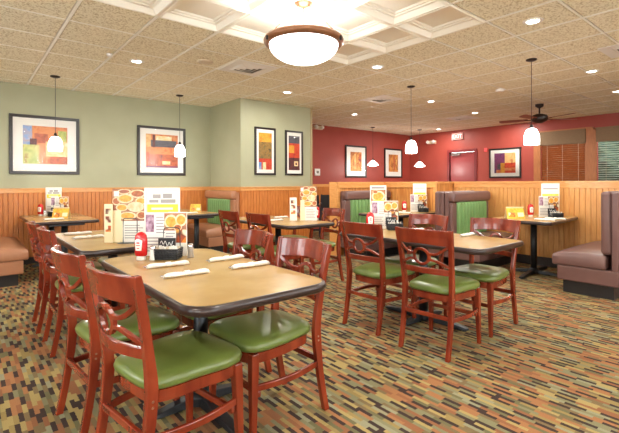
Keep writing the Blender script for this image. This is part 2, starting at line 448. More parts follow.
for i in range(5):
    for j in range(3):
        x0, y0 = CX0+i*G, CY0+j*G
        steps = [(0, CEIL-.002), (.012, CEIL-.012), (.026, CEIL-.012), (.06, CEIL+.03), (.082, CEIL+.034), (.085, CEIL+.046), (.105, CEIL+.046), (.115, CEIL+.06)]
        rg = []
        for d, z in steps:
            rg.append([(x0+d, y0+d, z), (x0+G-d, y0+d, z), (x0+G-d, y0+G-d, z), (x0+d, y0+G-d, z)])
        rv = [[bm.verts.new(p) for p in r] for r in rg]
        for a, b in zip(rv, rv[1:]):
            for k in range(4): bm.faces.new((a[k], a[(k+1) % 4], b[(k+1) % 4], b[k]))
        bm.faces.new(rv[-1])
struct('trim_13', bm, 'coffer')

# ------------------------------------------------------------------ windows, blinds, door on right wall
for k, (a, b, zb, zt) in enumerate(WIN):
    bm = B()
    for p, q, r, s in ((a-.21, a+.02, zb-.1, zt+.03), (b-.02, b+.14, zb-.1, zt+.03)):
        if k > 0 and p > b-.1: continue
        box(bm, XW-.035, XW, p, q, r, s)
    box(bm, XW-.035, XW, a+.02, b-.02 if k == 0 else b+.06, zt-.02, zt+.03); box(bm, XW-.05, XW, a+.02, b-.02, zb-.06, zb)
    w = struct('window_%d' % (k+1), bm, 'oak_red', bevel=.003)
    bm = B(); bm.faces.new([bm.verts.new(p) for p in ((XW+.08, a, zb), (XW+.08, b, zb), (XW+.08, b, zt), (XW+.08, a, zt))][::-1]); obj('pane', bm, 'glass', w)
    if k == 0:
        bm = B(); box(bm, XW-.03, XW, a-.14, b+.14, zt+.03, zt+.06); obj('window_header', bm, 'oak_red', w, bevel=.003)
    # blind (slats) hangs inside the opening
    wooden = k == 0
    t = thing('wooden_blind' if wooden else 'slat_blind', ['closed reddish wood slat blind in the left window of the red wall',
              'open pale slat blind in the middle window of the red wall', 'open pale slat blind in the rightmost window of the red wall'][k], 'blind', (XW+.03, (a+b)/2, 0))
    bm = B(); n = int((zt-zb)/.05); W = (b-a)/2-.02
    for i in range(n):
        z = zb+.02+i*.05
        if wooden: mtx = Matrix.Translation((0, 0, z+.02)) @ Matrix.Rotation(math.radians(55), 4, 'Y')
        else: mtx = Matrix.Translation((0, 0, z+.02)) @ Matrix.Rotation(math.radians(20), 4, 'Y')
        box(bm, -.025, .025, -W, W, -.0015, .0015, 0, mtx)
    obj('slats', bm, 'blind' if wooden else 'blind_white', t)
    bm = B()
    for y in (-W*.7, 0, W*.7): box(bm, -.031, -.029, y-.0025, y+.0025, zb+.02, zt-.03)
    obj('ladder_tape', bm, 'beige', t)
    bm = B(); box(bm, -.09, -.04, -W-.02, W+.02, zt-.30, zt+.03)
    v = tag(obj('window_valance', bm, 'valance', bevel=.01), ['brown cloth valance over the closed wood blind', 'brown cloth valance over the middle window with pale blind', 'brown cloth valance over the rightmost window'][k], 'valance')
    v.location = (XW+.03, (a+b)/2, 0)
# dark green leafy screen, added outside the right-hand windows to block the sky
bm = B(); n = 46
rng = random.Random(3)
def hv(y, z): return 12.2+rng.uniform(-.09, .09)
gr_ = [[bm.verts.new((hv(0, 0), -3+9.5*i/n, 3.1*j/16)) for j in range(17)] for i in range(n+1)]
bk_ = [[bm.verts.new((13.2, -3+9.5*i/n, 3.1*j/16)) for j in (0, 16)] for i in range(n+1)]
for i in range(n):
    for j in range(16): bm.faces.new((gr_[i][j], gr_[i+1][j], gr_[i+1][j+1], gr_[i][j+1]))
    bm.faces.new((gr_[i][16], gr_[i+1][16], bk_[i+1][1], bk_[i][1])); bm.faces.new((bk_[i][0], bk_[i][1], bk_[i+1][1], bk_[i+1][0]))
tag(obj('sky_screen', bm, mat('sky_screen_green', (30, 52, 36), .8, (60, 84, 62), 12)), 'dark green leafy screen added to block the sky outside the pale-blinded windows at right', 'sky_screen')
bm = B(); box(bm, 11.12, 13.6, -5, 9, -.1, -.02); struct('ground', bm, mat('paving', (110, 108, 100), .8))
# door
bm = B(); a, b = DOOR[0], DOOR[1]
box(bm, XW-.03, XW+.1, a-.07, a, 0, 2.17); box(bm, XW-.03, XW+.1, b, b+.07, 0, 2.17); box(bm, XW-.03, XW+.1, a, b, 2.10, 2.17)
struct('trim_14', bm, mat('door_frame_red', (122, 40, 42), .35), bevel=.004)
bm = B(); box(bm, XW+.03, XW+.07, a+.01, b-.01, .01, 2.09); d = struct('door_1', bm, 'door_red', bevel=.003)
bm = B(); box(bm, XW-.03, XW+.03, b-.34, b-.06, 2.0, 2.06); box(bm, XW-.05, XW-.02, b-.5, b-.16, 2.055, 2.07); obj('door_closer', bm, 'silver', d, bevel=.006)
bm = B(); box(bm, XW-.02, XW+.03, a+.08, b-.08, .98, 1.03); obj('push_bar', bm, 'silver', d, bevel=.006)

# exit sign
t = thing('exit_sign', 'lit red and white EXIT sign on the red wall above the door', 'sign', (XW, 6.49, 2.555), -PI/2)
# local: +Y is toward... face is local -Y after rotation -90 -> world -X
bm = B(); box(bm, -.17, .17, -.05, -.001, -.095, .09); obj('housing', bm, 'white', t, bevel=.005)
bm = B(); box(bm, -.16, .16, -.053, -.0505, -.085, .08); obj('face', bm, 'exit_face', t)
cu = bpy.data.curves.new('letters', 'FONT'); cu.body = 'EXIT'; cu.size = .15; cu.align_x = 'CENTER'; cu.align_y = 'CENTER'; cu.extrude = .001; cu.materials.append(M['exit_text'])
tmp = bpy.data.objects.new('tmp_text', cu); me_ = bpy.data.meshes.new_from_object(tmp); bpy.data.objects.remove(tmp)
tx = bpy.data.objects.new('letters', me_); COL.objects.link(tx); tx.parent = t; tx.location = (0, -.055, -.003); tx.rotation_euler = (PI/2, 0, 0)
# emergency lights
def emergency(loc, rz, label):
    t = thing('emergency_light', label, 'emergency light', loc, rz)
    bm = B(); box(bm, -.15, .15, -.07, -.001, -.05, .05); obj('housing', bm, 'beige', t, bevel=.015, seg=3)
    for s in (-1, 1):
        bm = B(); lathe(bm, [(0, 0), (.045, .0), (.05, .05), (.03, .07), (0, .07)], 16)
        bmesh.ops.transform(bm, matrix=Matrix.Translation((s*.1, -.07, .0)) @ Matrix.Rotation(PI/2-.3, 4, 'X'), verts=bm.verts)
        obj('lamp_head', bm, 'white', t)
emergency((XW, 7.35, 2.45), -PI/2, 'beige twin-head emergency light on the red wall left of the exit sign')
emergency((7.06, YR, 2.66), 0, 'small pale emergency light on red wall beside the green column')
bm = B(); box(bm, -.04, .04, -.03, -.001, -.05, .05); bmesh.ops.rotate(bm, verts=bm.verts, matrix=Matrix.Rotation(-PI/2, 3, 'Z'))
o = tag(obj('fire_alarm', bm, 'strobe', bevel=.008), 'small red fire alarm on red wall between the door and the picture', 'alarm'); o.location = (XW, 5.65, 2.11)
t = thing('thermostat', 'square white wall thermostat on the red wall beside the green column', 'thermostat', (7.05, YR, 1.5))
bm = B(); box(bm, -.09, .09, -.03, -.001, -.09, .09); obj('cover', bm, 'white', t, bevel=.01)
bm = B(); box(bm, -.04, .04, -.034, -.031, -.03, .035); obj('screen', bm, 'vent_dark', t)

# ------------------------------------------------------------------ pictures
P_ = {}
P_['p_or'] = paint('paint_orange', [(190, 90, 46), (214, 140, 86), (200, 110, 66)], 9)
P_['p_blue'] = paint('paint_blue', [(90, 130, 190), (140, 160, 200), (190, 150, 130)], 8)
P_['p_olive'] = paint('paint_olive', [(150, 160, 80), (190, 190, 110), (160, 130, 70)], 8)
P_['p_rust'] = paint('paint_rust', [(150, 70, 44), (190, 96, 60), (120, 60, 60)], 9)
P_['p_red'] = paint('paint_red', [(176, 40, 24), (204, 70, 30), (150, 34, 34)], 8)
P_['p_yel'] = paint('paint_gold', [(200, 130, 30), (216, 156, 50), (190, 104, 30)], 9)
P_['p_grn'] = paint('paint_moss', [(98, 86, 48), (150, 112, 50), (74, 62, 40)], 14)
P_['p_dark'] = paint('paint_umber', [(70, 36, 40), (100, 46, 44), (60, 34, 48)], 8)
P_['p_slate'] = paint('paint_slate', [(60, 62, 74), (90, 84, 92), (50, 50, 56)], 10, (1, 1, 3))
P_['p_plum'] = paint('paint_plum', [(104, 44, 84), (124, 56, 96), (70, 40, 90)], 8)
P_['p_cream'] = paint('paint_cream', [(236, 216, 170), (226, 190, 130), (240, 226, 200)], 10)
P_['p_amber'] = paint('paint_amber', [(186, 110, 40), (214, 150, 80), (150, 80, 40), (226, 180, 110)], 10, (1, 1, .6))
P_['p_tan'] = paint('paint_tan', [(206, 150, 90), (222, 180, 120), (190, 120, 70)], 8)
M.update(P_)

def picture(loc, rz, w, h, fw, mx, mz, patches, label, group, glass=True):
    """local: picture in XZ plane facing -Y. patches: (u0,u1,v0,v1,material) v from bottom."""
    t = thing('framed_picture', label, 'picture', loc, rz, group)
    bm = B()
    x, z = w/2, h/2
    for a in ((-x, x, z-fw, z), (-x, x, -z, -z+fw), (-x, -x+fw, -z+fw, z-fw), (x-fw, x, -z+fw, z-fw)):
        box(bm, a[0], a[1], -.032, -.001, a[2], a[3])
    obj('frame', bm, 'frame', t, bevel=.004)
    bm = B(); box(bm, -x+fw, x-fw, -.015, -.002, -z+fw, z-fw); obj('mat_board', bm, 'mat', t)
    bm = B(); ms = []
    iw, ih = w-2*mx, h-2*mz
    for k, (u0, u1, v0, v1, m) in enumerate(patches):
        if m not in ms: ms.append(m)
        y = -.0155-.0003*k
        vs = [bm.verts.new((-iw/2+u*iw, y, -ih/2+v*ih)) for u, v in ((u0, v0), (u1, v0), (u1, v1), (u0, v1))]
        f = bm.faces.new(vs); f.material_index = ms.index(m)
    o = obj('artwork', bm, ms, t)
    if glass:
        bm = B(); bm.faces.new([bm.verts.new(p) for p in ((-x+fw, -.023, -z+fw), (x-fw, -.023, -z+fw), (x-fw, -.023, z-fw), (-x+fw, -.023, z-fw))]); obj('glass', bm, 'glass', t)
    return t
gl = 'framed pictures on the green walls'
picture((.97, YL, 1.824), 0, .93, .905, .045, .17, .16,
        [(0, 1, 0, 1, 'p_or'), (0, .2, .45, 1, 'p_blue'), (.0, .35, 0, .5, 'p_olive'), (.25, .55, .55, .8, 'p_rust'), (.5, 1, .2, .6, 'p_cream'), (.6, 1, 0, .2, 'p_rust'), (.78, .98, .6, .9, 'p_olive'), (.15, .3, .5, .66, 'p_dark')],
        'square framed abstract in orange and blue, left end of green wall', gl)
picture((2.795, YL, 1.816), 0, .89, .89, .045, .15, .14,
        [(0, 1, 0, 1, 'p_or'), (0, 1, .0, .45, 'p_rust'), (.15, .95, .62, .82, 'p_slate'), (.3, .8, .82, .95, 'p_cream'), (0, .15, .6, 1, 'p_tan'), (.2, .28, .55, .98, 'p_dark'), (.1, .9, .4, .6, 'p_or'), (.5, .75, .1, .2, 'p_cream'), (.0, 1, 0, .05, 'p_plum')],
        'square framed abstract in orange with dark slate band, behind right pendant lamp', gl)
picture((4.285, BY, 1.812), 0, .46, .88, .035, .085, .1,
        [(0, 1, .75, 1, 'p_yel'), (0, 1, .3, .75, 'p_grn'), (0, 1, 0, .3, 'p_red'), (.3, .55, 0, .2, 'p_cream'), (.0, .2, .0, .2, 'p_blue')],
        'tall narrow framed abstract, gold over moss over red, left on green column', gl)
picture((4.96, BY, 1.807), 0, .43, .87, .035, .08, .1,
        [(0, 1, .78, 1, 'p_slate'), (0, 1, .36, .78, 'p_red'), (0, .5, .5, .72, 'p_yel'), (0, 1, 0, .36, 'p_dark'), (.5, .85, .12, .26, 'p_cream'), (.6, .75, .15, .22, 'p_dark')],
        'tall narrow framed abstract, grey over red over dark brown, right on green column', gl)
gr = 'framed pictures on the red walls'
picture((8.50, YR, 1.82), 0, .85, .90, .045, .2, .18, [(0, 1, 0, 1, 'p_amber'), (.35, .5, .1, .9, 'p_tan'), (.75, .95, .5, .9, 'p_rust')],
        'framed amber brown print with wide white mat, left on red wall', gr)
picture((10.15, YR, 1.82), 0, .85, .89, .045, .2, .18, [(0, 1, 0, 1, 'p_amber'), (.5, .65, .1, .9, 'p_rust')],
        'framed rusty brown print with wide white mat, near corner of red walls', gr)
picture((XW, 5.13, 1.732), -PI/2, .84, .79, .04, .14, .13,
        [(0, .5, 0, 1, 'p_plum'), (.5, 1, 0, 1, 'p_tan'), (.5, 1, 0, .5, 'p_red'), (.3, .5, 0, .5, 'p_yel'), (.1, .3, 0, .16, 'p_or'), (.15, .3, .2, .45, 'p_slate'), (.5, 1, .12, .25, 'p_or')],
        'framed abstract in plum, gold and red squares, right of the door', gr)

# ------------------------------------------------------------------ chairs
def bez(p0, p1, p2, p3, n=8):
    r = []
    for i in range(n+1):
        t = i/n; s = 1-t
        r.append(tuple(s**3*a+3*s*s*t*b+3*s*t*t*c+t**3*d for a, b, c, d in zip(p0, p1, p2, p3)))
    return r
def xpost(z):
    if z < .46:
        t = 1-z/.46; return -.205-.065*t**1.6
    t = (z-.46)/.44; return -.205-.07*t**1.25
def bsurf(y, z):
    return xpost(z)-.054*(1-min(1, (y/.2))**2 if y >= 0 else 1-min(1, (-y/.2))**2)

def make_chair(label, group):
    t = thing('dining_chair', label, 'chair', group=group)
    # seat cushion
    def outline(s, n=40):
        pts = []
        for i in range(n):
            a = 2*PI*i/n; c, q = math.cos(a), math.sin(a)
            x = math.copysign(abs(c)**.42, c); y = math.copysign(abs(q)**.42, q)
            X = x*.225*s; w = .215+.018*x - (.012 if x < 0 else 0)
            Y = y*w*s
            if x > .9: X += .012*(1-(y)**2)*s
            pts.append((X+.012, Y))
        return pts
    bm = B()
    lay = [(.93, .428), (1.0, .436), (1.015, .452), (.99, .468), (.93, .479), (.8, .487), (.55, .492), (.25, .494)]
    rings = [[(x, y, z) for x, y in outline(s)] for s, z in lay]
    loft(bm, rings, smooth=True); obj('seat', bm, 'seat', t, smooth=True)
    # wooden seat frame
    bm = B(); loft(bm, [[(x, y, .375) for x, y in outline(.90)], [(x, y, .378) for x, y in outline(.93)], [(x, y, .424) for x, y in outline(.935)], [(x, y, .428) for x, y in outline(.90)]], smooth=False)
    obj('seat_frame', bm, 'cherry', t)
    # back posts
    for s in (-1, 1):
        bm = B(); rg = []
        for i in range(19):
            z = .892*i/18
            x = xpost(z); w = .015 + .0*z; d = .017+.006*math.exp(-((z-.42)/.15)**2) - (.004 if z > .85 else 0)
            y = s*(.186+.026*max(0, (z-.45)/.45)**1.3)
            y += 0
            rg.append([(x-d, y-w, z), (x+d, y-w, z), (x+d, y+w, z), (x-d, y+w, z)])
        loft(bm, rg); obj('back_post', bm, 'cherry', t, bevel=.004)
    # front legs
    for s in (-1, 1):
        bm = B(); rg = []
        for z, h in ((0, .013), (.1, .015), (.36, .02), (.425, .02)):
            x = .19+.012*(1-z/.42); y = s*(.19+.01*(1-z/.42))
            rg.append([(x-h, y-h, z), (x+h, y-h, z), (x+h, y+h, z), (x-h, y+h, z)])
        loft(bm, rg); obj('front_leg', bm, 'cherry', t, bevel=.004)
    # crest rail
    bm = B(); rg = []
    for i in range(17):
        y = -.214+.428*i/16; e = abs(y)/.214
        zt = .887+.008*(1-e*e); zb = .787+.006*math.cos(y/.214*PI*1.0)
        xt, xb = bsurf(y, zt)-.002, bsurf(y, zb)-.002
        rg.append([(xb-.011, y, zb), (xb+.011, y, zb), ((xt+xb)/2+.013, y, (zt+zb)/2), (xt+.011, y, zt), (xt-.011, y, zt), ((xt+xb)/2-.009, y, (zt+zb)/2)])
    loft(bm, rg, smooth=False); obj('crest_rail', bm, 'cherry', t, bevel=.004)
    # lower back rail
    bm = B(); rg = []
    for i in range(13):
        y = -.190+.38*i/12
        zb, zt = .572+.006*(1-(y/.19)**2), .614+.006*(1-(y/.19)**2)
        x = bsurf(y, .58)
        rg.append([(x-.009, y, zb), (x+.009, y, zb), (x+.009, y, zt), (x-.009, y, zt)])
    loft(bm, rg); obj('back_rail', bm, 'cherry', t, bevel=.003)
    # crossing ring splat
    bm = B()
    def strip(path, w, th=.009, closed=False):
        rg = []; n = len(path)
        for i, (y, z) in enumerate(path):
            if closed: a, b = path[i-1], path[(i+1) % n]
            else: a, b = path[max(i-1, 0)], path[min(i+1, n-1)]
            ty, tz = b[0]-a[0], b[1]-a[1]; L = math.hypot(ty, tz) or 1; ny, nz = -tz/L, ty/L
            p, q = (y+ny*w/2, z+nz*w/2), (y-ny*w/2, z-nz*w/2)
            xp, xq = bsurf(*p), bsurf(*q)
            rg.append([(xp-th, *p), (xp+th, *p), (xq+th, *q), (xq-th, *q)])
        loft(bm, rg, closed=closed)
    zc = .700
    strip([(.058*math.cos(2*PI*i/24), zc+.055*math.sin(2*PI*i/24)) for i in range(24)], .019, closed=True)
    for s in (-1, 1):
        strip([(s*a, b) for a, b in bez((.205, .795), (.15, .742), (.11, .705), (.052, .724))], .018)
        strip([(s*a, b) for a, b in bez((.195, .628), (.14, .648), (.10, .69), (.052, .676))], .018)
    obj('ring_splat', bm, 'cherry', t, bevel=.002, seg=1)
    # stretchers
    for s in (-1, 1):
        bm = B(); rg = []
        for i in range(13):
            u = i/12; x = -.225+.42*u; y = s*(.178+.016*u+.03*math.sin(PI*u)); z = .262+.0*u
            rg.append([(x, y-.009, z-.015), (x, y+.009, z-.015), (x, y+.009, z+.015), (x, y-.009, z+.015)])
        loft(bm, rg); obj('stretcher', bm, 'cherry', t, bevel=.003)
    bm = B(); box(bm, -.238, -.22, -.17, .17, .262, .292); obj('stretcher', bm, 'cherry', t, bevel=.003)
    bm = B(); box(bm, .155, .173, -.20, .20, .215, .243); obj('stretcher', bm, 'cherry', t, bevel=.003)
    # bolts
    for s in (-1, 1):
        bm = B()
        for z in (.39, .412):
            lathe(bm, [(0, 0), (.006, 0), (.005, .003), (0, .004)], 10)
            vs = bm.verts[-32:] if False else [v for v in bm.verts if not v.tag]
            for v in vs:
                v.co = Matrix.Translation((xpost(z)-0.0, s*.199, z)) @ (Matrix.Rotation(-s*PI/2, 4, 'X') @ v.co); v.tag = True
        obj('bolt', bm, 'bronze', t)
    return t

gA, gB, gC, gD = ['chairs around the %s' % s for s in ('near left table', 'table behind the near left table', 'near right table', 'far table by the green column')]
ch = make_chair('green-seated cherry chair nearest the camera, at left foreground with whole back in view', gA)
ch.location = (.705, 1.78, 0); ch.rotation_euler = (0, 0, math.radians(9))
def chair(x, y, deg, label, group): return dup(ch, (x, y, 0), math.radians(deg), label, group)
chair(.665, 2.38, 5, 'cherry chair behind the nearest one, on the left side of the near left table', gA)
chair(1.22, 1.85, 181, 'cherry chair with full green seat showing at the right side of near left table', gA)
chair(1.24, 2.42, 180, 'cherry chair at far right side of near left table, only back rail above tabletop', gA)
chair(.74, 3.60, 0, 'cherry chair, second from the left edge of the photo, back turned to the aisle', gB)
chair(.73, 4.2, -2, 'leftmost cherry chair in the photo, beside the tan booth bench', gB)
chair(1.25, 3.79, 180, 'cherry chair mostly hidden beyond the near left table, nearer of its pair', gB)
chair(1.25, 4.36, 180, 'cherry chair mostly hidden behind the tall menus, farther of its pair', gB)
chair(2.775, 1.778, 5, 'cherry chair in front of the near right table, back facing the camera fully', gC)
chair(2.80, 2.39, 1, 'cherry chair left of the near right table, beside the ketchup bottle', gC)
chair(3.385, 1.80, 180, 'cherry chair at the right side of the near right table, glossy green seat showing', gC)
chair(3.37, 2.48, 181, 'cherry chair behind the near right table, seen over the tabletop', gC)
chair(2.72, 3.84, 0, 'cherry chair at left of the far table, nearer one of the two side by side', gD)
chair(2.70, 4.46, 0, 'cherry chair at left of the far table, next to the green and tan booth', gD)
chair(3.38, 3.94, 172, 'cherry chair right of the far table, before the end post of oak partition', gD)
chair(3.44, 4.55, 180, 'cherry chair behind the far table, hidden by its standing menus', gD)

# ------------------------------------------------------------------ tables
def round_rect(w, l, r, n=6):
    pts = []
    for cx, cy, a0 in ((w/2-r, l/2-r, 0), (-w/2+r, l/2-r, PI/2), (-w/2+r, -l/2+r, PI), (w/2-r, -l/2+r, 1.5*PI)):
        for i in range(n+1):
            a = a0+PI/2*i/n; pts.append((cx+r*math.cos(a), cy+r*math.sin(a)))
    return pts
def table(loc, w, l, label, group, ped=(0,), arms=(.26, .42), r=.09):
    t = thing('restaurant_table', label, 'table', loc, 0, group)
    bm = B(); loft(bm, [[(x, y, z) for x, y in round_rect(w-.024, l-.024, r-.01)] for z in (.712, .7455)], smooth=False); obj('tabletop', bm, 'lam', t)
    bm = B(); rg = []
    for dz, dx in ((.705, .03), (.705, .006), (.712, .0), (.725, -.003), (.738, 0), (.745, .006), (.7465, .012), (.744, .013), (.712, .03)):
        rg.append([(x, y, dz) for x, y in round_rect(w-2*dx, l-2*dx, r)])
    loft(bm, rg, closed=True, caps=False, smooth=True); obj('edge_band', bm, 'tedge', t)
    for p in ped:
        bm = B(); lathe(bm, [(.039, .05), (.039, .70)], 24, 0, p); obj('pedestal', bm, 'iron', t)
        bm = B(); box(bm, -.2, .2, p-.2, p+.2, .685, .705)
        obj('mounting_plate', bm, 'iron', t)
        bm = B()
        for k in range(4):
            a = k*PI/2; L = arms[0] if k % 2 == 0 else arms[1]
            m = Matrix.Translation((0, p, 0)) @ Matrix.Rotation(a, 4, 'Z')
            rg = [[(x, -wd, .008), (x, wd, .008), (x, wd*.8, zt), (x, -wd*.8, zt)] for x, wd, zt in ((0.0, .035, .062), (L*.6, .032, .045), (L-.02, .03, .03), (L, .026, .024))]
            rg = [[tuple(m @ Vector(q)) for q in r_] for r_ in rg]; loft(bm, rg)
        lathe(bm, [(.07, .008), (.07, .055), (.045, .075), (.039, .08)], 24, 0, p)
        b = obj('base', bm, 'iron', t, bevel=.003)
        for k in range(4):
            a = k*PI/2; L = (arms[0] if k % 2 == 0 else arms[1])-.03
            bm = B(); lathe(bm, [(.015, 0), (.015, .01)], 12, L*math.cos(a), p+L*math.sin(a)); obj('foot', bm, 'black', b)
    return t
gt = 'rectangular pedestal tables'
T1 = (1.008, 2.165); T2 = (1.0, 3.92); T4 = (3.15, 2.20); T3 = (3.09, 4.35)
table((*T1, 0), .73, 1.41, 'wood-look table nearest the camera with four napkin rolls', gt, r=.115)
table((*T2, 0), .76, 1.40, 'table directly behind the nearest table, with the tall food menu on it', gt)
table((*T4, 0), .75, 1.47, 'table at centre right surrounded by four chairs, black cross base visible', gt)
table((*T3, 0), .72, 1.45, 'far table in front of the green column, with menus standing near its end', gt)
gb = 'booth tables'
table((1.0, 6.78, 0), .76, 1.5, 'booth table at far left under a pendant lamp, against the green wall', gb, (-.55, .5), (.25, .25), .05)
table((2.77, 6.75, 0), .74, 1.6, 'booth table before the green and tan booth with a yellow card on it', gb, (-.66, .5), (.25, .25), .05)
table((5.35, 4.16, 0), 1.22, .74, 'booth table at the plain oak panel, between the two brown and green booths', gb, (0,), (.45, .28), .05)
bt = table((5.855, 2.35, 0), 1.19, .76, 'booth table at right against the beadboard partition, pedestal in full view', gb, (0,), (.48, .28), .05)
bt.rotation_euler.z = math.radians(4)

# ------------------------------------------------------------------ booth benches
def cushion(bm, x0, x1, y0, y1, z0, z1, r=.03, mi=0):
    box(bm, x0, x1, y0, y1, z0, z1, mi)
def bench(name, label, loc, rz, W, depth, vinyl, tufted=True, H=1.09, back_t=.12, group='booth benches'):
    """origin: floor, back face centre; +X = front; W along Y"""
    t = thing(name, label, 'booth', loc, rz, group); h = W/2
    bm = B(); box(bm, .05, depth-.07, -h+.04, h-.04, 0, .14); obj('plinth', bm, 'plinth', t)
    bm = B(); box(bm, .0, depth-.02, -h, h, .14, .30); obj('seat_box', bm, vinyl, t, bevel=.012)
    bm = B(); rg = []
    n = 10
    for i in range(n+1):
        u = i/n; x = back_t+(depth+.03-back_t)*u
        zt = .455 - .02*u + .02*math.sin(PI*u)
        if u == 1: zt -= .012
        rg.append([(x, -h-.01, .302), (x, h+.01, .302), (x, h+.012, .40), (x, h-.02, zt-.005), (x, h*.6, zt), (x, 0, zt+.004), (x, -h*.6, zt), (x, -h+.02, zt-.005), (x, -h-.012, .40)])
    loft(bm, rg, smooth=False); obj('seat_cushion', bm, vinyl, t, bevel=.018, seg=3, smooth=True)
    bm = B(); box(bm, 0, back_t*.55, -h, h, .30, H-.01); obj('back_shell', bm, vinyl, t, bevel=.012)
    if tufted:
        bm = B()   # brown surround
        box(bm, back_t*.55, back_t, -h, h, .46, .93); obj('back_pad', bm, vinyl, t, bevel=.02, seg=3)
        bm = B(); g0, g1 = -h+.12, h-.12; nc = max(6, round((g1-g0)/.085)); cw = (g1-g0)/nc
        rg = []
        pts = []
        for i in range(nc):
            for k in range(7):
                u = k/6; pts.append((g0+cw*(i+u), back_t+.004+.04*math.sin(PI*min(max(u, .0), 1))**.6 if 0 < u < 1 else back_t+.002))
        for z, s in ((.45, 0.3), (.47, 1), (.89, 1), (.925, .75), (.935, .2)):
            rg.append([(back_t-.02, g1, z)]+[(back_t-.02, g0, z)]+[(back_t+(x-back_t)*s, y, z) for y, x in pts])
        loft(bm, rg, smooth=False); obj('channel_cushion', bm, 'booth_green', t)
        bm = B(); rg = []
        for y in (-h, -h+.015, -h+.04, h-.04, h-.015, h):
            e = .75 if abs(y) == h else (.93 if abs(abs(y)-h+.015) < 1e-6 else 1)
            cx, cz = back_t*.55+.035, 1.01
            rg.append([(cx+.06*e*math.copysign(abs(math.cos(a))**.6, math.cos(a)), y, cz+.078*e*math.copysign(abs(math.sin(a))**.6, math.sin(a))) for a in [2*PI*k/20 for k in range(20)]])
        loft(bm, rg, smooth=True); obj('head_roll', bm, vinyl, t, smooth=True)
    else:
        bm = B(); box(bm, back_t*.55, back_t+.05, -h+.01, h-.01, .46, H-.0); obj('back_pad', bm, vinyl, t, bevel=.035, seg=4, smooth=False)
    return t
# tan green booth against the column wall (front faces -X)
bench('booth_bench', 'tan booth bench with green channelled back, against the side of the green column', (3.755, 7.01, 0), PI, 1.08, .62, 'booth_tan', H=1.07)
bench('booth_bench', 'tan booth bench with cushioned seat at the far left edge', (-.12, 6.80, 0), 0, 1.52, .68, 'booth_tan', H=1.07)
# partition booths face -Y : local +X -> world -Y  => rz=-90
bench('booth_bench', 'brown booth with green channelled back, left end of the oak partition', (5.40, 5.01, 0), -PI/2, 1.14, .62, 'booth_brown')
bench('booth_bench', 'brown booth with green channelled back, between two tables on the right', (5.86, 3.36, 0), -PI/2, 1.06, .55, 'booth_brown')
bench('booth_bench', 'brown booth facing the left one, seen only as the dark side of a shared back', (5.86, 3.37, 0), PI/2, 1.06, .45, 'booth_brown', tufted=False)
bench('booth_bench', 'brown vinyl booth bench at the right edge with broad seat and plain back', (5.78, 1.23, 0), PI/2, 1.38, .59, 'booth_brown', tufted=False, H=1.12, back_t=.11)

# ------------------------------------------------------------------ table-top things
def keypt(bm, y, x0, x1, z0, z1, mi):
    vs = [bm.verts.new(p) for p in ((x0, y, z0), (x1, y, z0), (x1, y, z1), (x0, y, z1))]
    f = bm.faces.new(vs); f.material_index = mi
def panel(bm, w, h, th, patches, ms, mtx, base_m):
    """card in XZ plane, front at y=-th/2 ; patches (u0,u1,v0,v1,mat) on the front"""
    if base_m not in ms: ms.append(base_m)
    start = len(bm.verts)
    bi = ms.index(base_m); new = []
    new += box(bm, -w/2, w/2, -th/2, th/2, 0, h, bi)
    for k, (u0, u1, v0, v1, m) in enumerate(patches):
        disc = m.startswith('o:'); m = m[2:] if disc else m
        if m not in ms: ms.append(m)
        y = -th/2-.0004-.0001*k
        if disc: uv = [((u0+u1)/2+(u1-u0)/2*math.cos(2*PI*i/18), (v0+v1)/2+(v1-v0)/2*math.sin(2*PI*i/18)) for i in range(18)]
        else: uv = [(u0, v0), (u1, v0), (u1, v1), (u0, v1)]
        vs = [bm.verts.new((-w/2+min(1, max(0, u))*w, y, min(1, v)*h)) for u, v in uv]
        f = bm.faces.new(vs); f.material_index = ms.index(m); new += vs
    for v in new: v.co = mtx @ v.co
def lines(u0, u1, v0, v1, n, m='ink', fill=.35):
    r = []
    for i in range(n):
        a = v0+(v1-v0)*(i+.5)/n; hh = (v1-v0)/n*fill/2; e = (.0, .12, .05, .18, .02, .2)[i % 6]
        r.append((u0, u1-(u1-u0)*e, a-hh, a+hh, m))
    return r
M['d_or'] = mat('dish_orange', (222, 140, 44), .4, (240, 178, 74), 40)
M['d_cr'] = mat('dish_cream', (240, 222, 190), .4, (226, 190, 140), 30)
M['d_br'] = mat('dish_brown', (150, 78, 44), .4, (196, 110, 60), 40)
M['d_bg'] = mat('dish_backdrop', (196, 140, 96), .5, (150, 90, 70), 14)
def dishes(u0, u1, v0, v1, lst):
    W, H = u1-u0, v1-v0; r = [(u0, u1, v0, v1, 'd_bg')]
    for (cu_, cv_, ru, rv, m) in lst:
        a_, b_, c_, d_ = u0+(cu_-ru)*W, u0+(cu_+ru)*W, v0+(cv_-rv)*H, v0+(cv_+rv)*H
        r.append((a_, b_, max(c_, v0), min(d_, v1), 'o:d_cr'))
        e, f_ = (b_-a_)*.12, (d_-c_)*.14
        r.append((max(a_+e, 0), min(b_-e, 1), max(c_+f_, v0), min(d_-f_, v1), 'o:'+m))
    return r
TALL_FOOD = [(0, .3, 0, .75, 'cream')] + dishes(0, 1, .40, 1, [(.12, .62, .13, .13, 'd_br'), (.38, .70, .24, .15, 'd_or'), (.74, .85, .24, .13, 'd_br'), (.85, .62, .18, .12, 'd_or'), (.68, .44, .25, .16, 'd_cr'), (.28, .42, .18, .12, 'd_or'), (.45, .16, .26, .13, 'd_or'), (.86, .18, .16, .13, 'd_br'), (.35, .92, .2, .08, 'd_br')]) + [(.02, .26, 0, .60, 'cream'), (.05, .2, .86, .96, 'paper')] + lines(.36, .92, .06, .34, 6)
